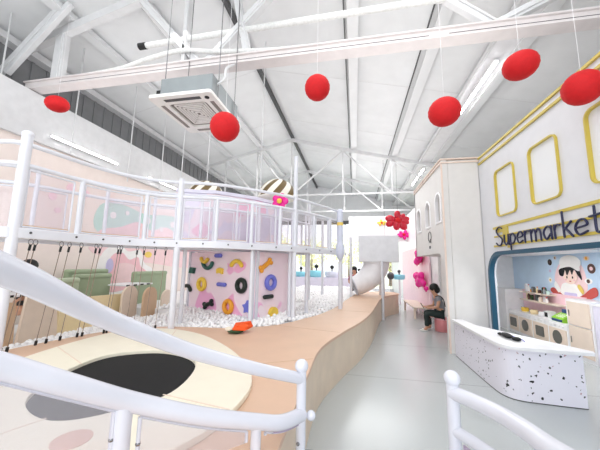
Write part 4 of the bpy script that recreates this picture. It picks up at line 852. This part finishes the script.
# play table with small chairs along the aisle
t = thing('low_table', 'low cream table in the aisle beyond the sitting person', 'table', (2.15, 11.2, 0))
b = MB(); b.b2((1.9, 10.3, .36), (2.4, 12.4, .4)); b.build('tabletop', 'wood', t, .01)
for x in (1.95, 2.35):
    for y in (10.4, 12.3): b = MB(); b.b2((x - .03, y - .03, 0), (x + .03, y + .03, .36)); b.build('leg', 'wood', t)
def chair(x, y, lb):
    t = thing('child_chair', lb, 'chair', (x, y, 0), 'small pale chairs along the aisle')
    b = MB(); b.b2((x - .14, y - .15, .28), (x + .14, y + .15, .31)); b.build('seat', 'lightpink', t, .01)
    for sx in (-1, 1):
        for sy in (-1, 1): b = MB(); b.b2((x + sx * .12 - .014, y + sy * .13 - .014, 0), (x + sx * .12 + .014, y + sy * .13 + .014, .28)); b.build('leg', 'white', t)
    q = plate('backrest', rrect(y - .15, .31, y + .15, .66, .05), [rrect(y - .09 + k * .075, .4, y - .06 + k * .075, .6, .012) for k in range(3)], 0, .02, lambda u, v, w: (x + .13 + w, u, v), 'lightpink', t)
chair(2.28, 9.85, 'small pale pink slatted chair nearest the sitting person'); chair(2.5, 10.9, 'small pale pink slatted chair behind the low table, near end'); chair(2.5, 11.6, 'small pale pink slatted chair behind the low table, middle'); chair(2.5, 12.3, 'small pale pink slatted chair behind the low table, far end')
# pink arched photo backdrop and decorations
t = thing('pink_backdrop', 'rounded pale pink backdrop panel along the aisle wall', 'backdrop', (2.55, 12.5, 0))
plate('panel', [(10.75, 0), (16.5, 0), (16.5, 2.5)] + [(11.55 - .8 * math.sin(a), 1.7 + .8 * math.cos(a)) for a in [PI / 2 * i / 8 for i in range(9)]], [], 0, .06, lambda u, v, w: (2.54 + w, u, v), 'lightpink', t)
def cluster(name, lb, c, n, sp, m, r0=.13):
    t = thing(name, lb, 'balloons', (c[0], c[1], c[2] - sp[2]), 'magenta balloon clusters')
    for i in range(n):
        x, y, z = c[0] + random.uniform(-sp[0], sp[0]), c[1] + random.uniform(-sp[1], sp[1]), c[2] + random.uniform(-sp[2], sp[2]); r = r0 * random.uniform(.7, 1.15)
        b = MB(); b.ball((x, y, z), r, 14, 0, (1, 1, 1.12)); b.lathe([(.004, -.03), (.02, -.035), (.008, 0)], (x, y, z - r * 1.1), 8); b.build('balloon', m, t)
cluster('balloon_cluster', 'upper bunch of magenta balloons on the pink backdrop', (2.38, 11.6, 2.05), 12, (.08, .5, .2), 'magenta'); cluster('balloon_cluster', 'lower bunch of magenta balloons on the pink backdrop', (2.38, 11.6, 1.22), 13, (.08, .55, .2), 'magenta')
cluster('balloon_cluster', 'small pair of magenta balloons low beside the sitting person', (2.47, 10.95, .95), 2, (.02, .1, .05), 'magenta', .1)
# far white fascia with flowers
b = MB(); b.b2((-.3, 14.9, 2.95), (2.62, 15.05, 4.25)); tag(b.build('white_fascia', 'white'), 'plain white fascia board spanning above the far end of the aisle', 'fascia')
def flower(lb, c, r, m, npet=7):
    t = thing('flower_decoration', lb, 'decoration', (c[0], c[1], c[2] - r), 'hanging flowers')
    for k in range(npet):
        a = 2 * PI * k / npet + .3 + random.uniform(-.25, .25); R = Matrix.Rotation(-a, 3, 'Y'); b = MB(); b.ball(Vector(c) + Vector((r * .7 * math.cos(a), random.uniform(-.05, 0), r * .45 * math.sin(a) + r * .12 * random.uniform(-1, 1))), r * random.uniform(.36, .5), 12, 0, (1.15, .5, .75), R); b.build('petal', m, t)
    b = MB(); b.ball((c[0], c[1] - r * .2, c[2]), r * .28, 12); b.build('center', 'red', t)
    return t
t = flower('large rose red foil flower hanging at the far end of the aisle', (1.86, 13, 3.72), .46, 'rose', 9)
b = MB(); b.tube([(1.86, 13, 4.0), (1.86, 13, roofz(1.86) - .02)], .006, 5); b.build('string', 'dark', t)
flower('small magenta flower on the white fascia below the large red flower', (2.4, 14.86, 3.3), .26, 'magenta'); flower('small yellow flower on the white fascia beside the slide box', (1.35, 14.86, 3.9), .2, 'yellow', 5); flower('small pink flower on the white fascia near the ivory arch block', (2.38, 14.86, 4.0), .22, 'lightpink', 6)
t = flower('small rose flower hanging right of the grey slide box', (1.35, 13.5, 2.25), .2, 'magenta', 5)
b = MB(); b.tube([(1.35, 13.5, 2.4), (1.35, 13.5, roofz(1.35) - .02)], .006, 5); b.build('string', 'dark', t)
# hanging ball decorations right of the slide
for x, z, r, m, lb in ((1.32, 1.45, .13, 'magenta', 'magenta ball standing right of the slide pole'), (1.62, 1.28, .17, 'dark', 'dark grey ball beside the magenta ball past the slide')):
    b = MB(); b.tube([(x, 14, 0), (x, 14, z - r)], .012, 6); b.ball((x, 14, z), r, 16); tag(b.build('ball_on_stick', m), lb, 'ball')
def tub(x, y, z, r, m, lb, knob):
    t = thing('toy_tub', lb, 'tub', (x, y, z), 'round blue toy tubs')
    b = MB(); b.lathe([(r * .8, 0), (r, r * .25), (r, r * .8), (r * .85, r * .85), (r * .8, r * .3), (.001, r * .3)], (x, y, z), 20); b.build('tub', m, t)
    b = MB(); b.tube([(x, y, z + r * .3), (x, y, z + r * 1.3)], .03, 8); b.ball((x, y, z + r * 1.4), r * .28, 12); b.build('knob', knob, t)
b = MB(); b.b2((-4.5, 14.4, .52), (.35, 15.2, 1.12)); tag(b.build('low_pit_wall', 'lilac', bevel=.03), 'pale lilac padded wall along the far edge of the ball pit', 'wall')
tub(-2.75, 14.7, 1.12, .3, 'cyan', 'cyan toy tub leftmost on the far pit wall', 'hair'); tub(-1.95, 14.7, 1.12, .38, 'cyan', 'largest cyan toy tub on the far pit wall', 'hair'); tub(-1.15, 14.7, 1.12, .36, 'greypad', 'grey blue toy tub on the far pit wall with black knob', 'hair'); tub(.2, 14.7, 1.12, .28, 'cyan', 'cyan toy tub at the right end of the far pit wall', 'hair')
b = MB(); b.tube([(2.0, 14, 0), (2.0, 14, 1.13)], .04, 8); tag(b.build('tub_pedestal', 'white'), 'thin white pedestal under the blue tub beyond the slide', 'pedestal'); tub(2.0, 14, 1.13, .26, 'cyan', 'blue toy tub on a pedestal beyond the slide', 'dark')
# woman far behind, next to the slide
t = thing('person', 'dark haired person in a dusky pink top sitting far behind left of the slide', 'person', (-.05, 12.6, .55))
x, y = -.02, 12.6
V = [(x, y, .75, .15), (x, y, .98, .14), (x, y, 1.2, .15), (x, y, 1.3, .1), (x, y, 1.38, .055), (x - .02, y, 1.48, .09), (x - .02, y, 1.58, .095), (x - .2, y, 1.25, .06), (x - .24, y - .05, 1.02, .045), (x - .1, y - .22, .95, .035), (x + .2, y, 1.25, .06), (x + .24, y - .05, 1.02, .045), (x + .08, y - .22, .95, .035), (x - .1, y, .72, .1), (x - .12, y - .4, .74, .08), (x - .12, y - .42, .58, .05), (x + .1, y, .72, .1), (x + .12, y - .4, .74, .08), (x + .12, y - .42, .58, .05)]
Ed = [(0, 1), (1, 2), (2, 3), (3, 4), (4, 5), (5, 6), (3, 7), (7, 8), (8, 9), (3, 10), (10, 11), (11, 12), (0, 13), (13, 14), (14, 15), (0, 16), (16, 17), (17, 18)]
skin('body', V, Ed, 'skin', t); skin('top', [(a, c, d, r + .02) for a, c, d, r in V[:4]] + [(x - .2, y, 1.25, .075), (x - .23, y - .03, 1.08, .06), (x + .2, y, 1.25, .075), (x + .23, y - .03, 1.08, .06)], [(0, 1), (1, 2), (2, 3), (3, 4), (4, 5), (3, 6), (6, 7)], 'purplep', t)
skin('trousers', [(x, y, .74, .16), (x - .1, y, .72, .115), (x - .12, y - .4, .74, .095), (x - .12, y - .42, .6, .07), (x + .1, y, .72, .115), (x + .12, y - .4, .74, .095), (x + .12, y - .42, .6, .07)], [(0, 1), (1, 2), (2, 3), (0, 4), (4, 5), (5, 6)], 'trous', t)
b = MB(); b.ball((x - .01, y + .03, 1.58), .125, 16, 0, (.95, .9, 1.05)); b.ball((x, y + .08, 1.42), .12, 14, 0, (1, .6, 1.4)); b.build('hair', 'hair', t)

# ================================================================== SEATING ON THE LEFT
def ply(name, lb, poly, x, m, th=.05):
    b = MB(); b.prism(poly, 0, th, mp=lambda u, v, w: (x - w, u, v)); return tag(b.build(name, m, None, .008), lb, 'partition', 'plywood partitions')
ply('plywood_partition', 'tan plywood partition at the left edge behind the ropes', [(2.4, .3), (3.60, .3), (3.56, 1.10), (2.4, 1.2)], -5.05, 'plyt')
ply('plywood_partition', 'beige plywood partition behind the third rope', [(3.66, .3), (4.3, .3), (4.2, 1.2), (3.74, 1.2)], -5.1, 'plyb')
ply('plywood_partition', 'long cream plywood partition behind the middle ropes', [(4.32, .3), (5.9, .3), (5.9, 1.02), (4.32, 1.06)], -5.15, 'plyc')
for y0, y1, h, x, lb, m in ((5.55, 6.0, 1.2, -5.0, 'rounded pale plywood end panel nearest the cream partition', 'plyb'), (5.9, 6.35, 1.16, -4.75, 'rounded tan plywood end panel, middle of the three', 'plyt'), (6.75, 7.15, 1.02, -4.9, 'rounded pale plywood end panel nearest the pink climbing wall', 'plyb')):
    r = (y1 - y0) / 2; ply('rounded_panel', lb, [(y0, .3), (y1, .3), (y1, h - r)] + [(y0 + r + r * math.cos(PI * k / 8), h - r + r * math.sin(PI * k / 8)) for k in range(1, 8)] + [(y0, h - r)], x, m)
def sofa(y0, y1, x, z0, z1, m, lb, d=.7):
    t = thing('booth_sofa', lb, 'sofa', (x, (y0 + y1) / 2, .3), 'green booth sofas')
    b = MB(); b.b2((x - .16, y0, .5), (x, y1, z1)); b.build('backrest', m, t, .05, seg=3)
    b = MB(); b.b2((x - .16, y0, z1 - .1), (x + .02, y1, z1 + .02)); b.build('top_roll', m, t, .05, seg=3)
    b = MB(); b.b2((x - d, y0, .52), (x - .16, y1, .82)); b.build('seat_cushion', m, t, .04, seg=3)
sofa(4.62, 5.06, -5.6, .7, 1.38, 'lgreen', 'pale sage booth sofa behind the foreground rail'); sofa(5.1, 6.0, -5.75, .7, 1.44, 'green', 'sage green booth sofa behind the cream partition'); sofa(5.5, 6.6, -6.45, .7, 1.52, 'green', 'sage green booth sofa against the blush wall', .34); sofa(6.7, 8.0, -5.7, .7, 1.46, 'green', 'sage green booth sofa behind the rounded panels')
def table(x, y, w, d, lb, z=1.2):
    t = thing('cafe_table', lb, 'table', (x, y, .52), 'white booth tables')
    b = MB(); b.b2((x - w / 2, y - d / 2, z - .035), (x + w / 2, y + d / 2, z)); b.build('tabletop', 'white', t, .006)
    for k in range(4): b = MB(); b.b2((x + w / 2, y - d / 2 + d * k / 4, z - .035), (x + w / 2 + .004, y - d / 2 + d * (k + .5) / 4, z)); b.build('checked_edge', 'blackr', t)
    b = MB(); b.lathe([(.2, 0), (.2, .02), (.03, .04), (.03, z - .035 - .52)], (x, y, .52), 16); b.build('pedestal', 'white', t)
table(-5.5, 3.7, .6, .7, 'white booth table with checked edge at the left picture edge'); table(-5.6, 6.35, .7, .9, 'white booth table between the two right green sofas')
# seated person behind the rail, mostly hidden
t = thing('person', 'black haired person seated at the booth table behind the rail', 'person', (-5.9, 4.3, .52))
x, y = -5.95, 4.32
V = [(x, y, .86, .14), (x, y, 1.06, .13), (x, y, 1.26, .14), (x, y, 1.36, .09), (x, y, 1.43, .05), (x, y, 1.52, .085), (x, y, 1.62, .09), (x - .02, y + .19, 1.3, .055), (x + .05, y + .22, 1.1, .042), (x + .3, y + .12, 1.24, .035), (x - .02, y - .19, 1.3, .055), (x + .05, y - .22, 1.1, .042), (x + .3, y - .12, 1.24, .035), (x, y + .09, .84, .1), (x + .32, y + .1, .86, .075), (x + .32, y + .1, .56, .05), (x, y - .09, .84, .1), (x + .32, y - .1, .86, .075), (x + .32, y - .1, .56, .05)]
skin('body', V, Ed, 'skin', t); skin('top', [(a, c, d, r + .018) for a, c, d, r in V[:4]] + [(x - .02, y + .19, 1.3, .07), (x + .04, y + .22, 1.14, .06), (x - .02, y - .19, 1.3, .07), (x + .04, y - .22, 1.14, .06)], [(0, 1), (1, 2), (2, 3), (3, 4), (4, 5), (3, 6), (6, 7)], 'hair', t)
b = MB(); b.ball((x - .01, y, 1.64), .13, 16, 0, (1, 1.05, .95)); b.build('hair', 'hair', t)
# wall mural on the blush wall
t = thing('wall_mural', 'pastel landscape mural on the blush partition wall behind the walkway', 'mural', (-6.8, 8.0, 1.0))
wm = lambda u, v, w: (-6.8 + w, u, v)
def wshape(name, poly, m, d): b = MB(); b.prism(poly, 0, d, mp=wm); return b.build(name, m, t)
wshape('teal_sky', sp2([(6.5, 2.5), (6.45, 3.25), (7.2, 3.42), (8.2, 3.3), (9.4, 3.45), (11.2, 3.4), (11.2, 2.4), (8.5, 2.3)], 5, True), 'tealm', .004)
wshape('pink_hill', sp2([(6.4, 1.95), (6.5, 2.55), (7.2, 2.75), (7.9, 3.0), (8.5, 2.8), (9.3, 3.0), (10.2, 2.75), (11.3, 2.9), (11.3, 1.6), (8.6, 1.7)], 5, True), 'pinkm', .008)
wshape('white_cloud_outline', sp2([(6.75, .9), (6.55, 1.5), (6.75, 2.05), (7.25, 2.2), (7.6, 2.05), (8.1, 2.1), (8.3, 1.7), (8.7, 1.5), (8.6, 1.1), (7.8, .8)], 5, True), 'whitem', .012)
wshape('pink_tree', sp2([(7.0, .9), (6.85, 1.45), (7.0, 1.9), (7.35, 2.0), (7.65, 1.8), (8.0, 1.88), (8.15, 1.6), (8.45, 1.4), (8.3, 1.1), (7.8, .95)], 5, True), 'rosem', .016)
wshape('tree_highlight', sp2([(7.25, 1.1), (7.2, 1.6), (7.5, 1.7), (7.9, 1.6), (8.0, 1.3), (7.6, 1.1)], 5, True), 'pinkm', .02)
wshape('lilac_blob', ell(6.95, 1.62, .12, .2), 'lilm', .024); wshape('yellow_flower', ell(8.45, 1.98, .16, .1), 'yelm', .024)
for yy, zz, r in ((6.9, 3.05, .1), (7.4, 3.2, .07), (8.3, 3.1, .12), (9.0, 2.9, .09), (9.6, 3.15, .12), (5.6, 3.5, .11), (5.2, 3.2, .09), (5.35, 2.9, .07), (6.0, 3.45, .1)): wshape('dot', ell(yy, zz, r), 'whitem' if yy > 6.5 else 'lightpink', .02)

# ------------------------------------------------------------------ toy on the bench
t = thing('cloth_toy', 'orange and dark green cloth toy lying on the tan bench', 'toy', (-1.76, 4.26, .7))
b = MB(); b.ball((-1.78, 4.22, .735), .1, 16, 0, (1.25, .8, .33), Matrix.Rotation(.35, 3, 'Z')); b.build('green_body', 'greencloth', t)
b = MB(); P = [(-1.80, 4.14, .755), (-1.62, 4.20, .745), (-1.56, 4.38, .77), (-1.68, 4.42, .82), (-1.62, 4.36, .83), (-1.84, 4.34, .80)]
b.add(P + [(x * .999, y, z + .035) for x, y, z in P], [(0, 1, 2, 3, 4, 5), (11, 10, 9, 8, 7, 6)] + [(i, (i + 1) % 6, 6 + (i + 1) % 6, 6 + i) for i in range(6)]); b.ball((-1.68, 4.28, .79), .085, 12, 0, (1.15, 1, .55)); b.build('orange_flap', 'orangecloth', t, .012)
b = MB(); b.ball((-1.875, 4.19, .765), .055, 12, 0, (1.2, 1, .6)); b.build('cream_patch', 'whitecloth', t)

# ------------------------------------------------------------------ trees outside
for i, (x, y, h, r) in enumerate(((-7.6, 27, 5, 1.8), (-4.2, 28, 4.6, 1.7), (-.6, 29, 5.2, 2.0), (3.2, 28, 4.4, 1.7), (7, 29, 5, 1.8))):
    t = thing('garden_tree', ['yellow green tree outside the far glazing, leftmost', 'yellow green tree outside behind the walkway end', 'yellow green tree outside behind the slide', 'yellow green tree outside at the aisle end', 'yellow green tree outside, rightmost behind the arch block'][i], 'tree', (x, y, -.1), 'trees outside the glazing')
    b = MB(); b.tube([(x, y, -.1), (x + .05, y, h * .6)], [.16, .09], 10); b.build('trunk', 'bark', t)
    b = MB()
    for k in range(600):
        a, c = random.uniform(0, 2 * PI), random.uniform(-1, 1); q = r * random.uniform(.5, 1); s_ = math.sqrt(1 - c * c); p = Vector((x + q * s_ * math.cos(a), y + q * s_ * math.sin(a), h * .62 + q * c * .95)); d = random.uniform(.12, .22)
        e1 = Vector((random.uniform(-1, 1), random.uniform(-1, 1), random.uniform(-1, 1))).normalized() * d; e2 = e1.orthogonal().normalized() * d * .5
        b.add([p - e1, p + e2, p + e1, p - e2], [(0, 1, 2, 3)])
    b.build('foliage', 'leaf', t)

# ------------------------------------------------------------------ balls of the pit
spots.sort(key=lambda p: p[0] ** 2 + p[1] ** 2 + 1.2)
vis = [p for p in spots if p[1] > 2.6 and (p[0] > -4.75 or p[1] > 3)]
ind = vis[:300]; rest = [p for p in spots if p not in set(ind)]
b = MB(); b.ball((ind[0][0], ind[0][1], ind[0][2]), R_, 14); o = b.build('pit_ball', 'ball')
tag(o, 'small white plastic ball in the front of the ball pit', 'ball', 'white pit balls near the bench')
for p in ind[1:]:
    c = o.copy(); COL.objects.link(c); c.location = (p[0], p[1], p[2] - R_)
b = MB()
bm = bmesh.new(); bmesh.ops.create_icosphere(bm, subdivisions=2, radius=R_); bv = [v.co.copy() for v in bm.verts]; bf = [tuple(v.index for v in f.verts) for f in bm.faces]; bm.free()
for p in rest: q = Vector(p); b.add([v + q for v in bv], bf, 0, True)
o = b.build('pit_balls', 'ball'); tag(o, 'deep bed of small white balls filling the pit behind the bench', 'balls', kind='stuff')
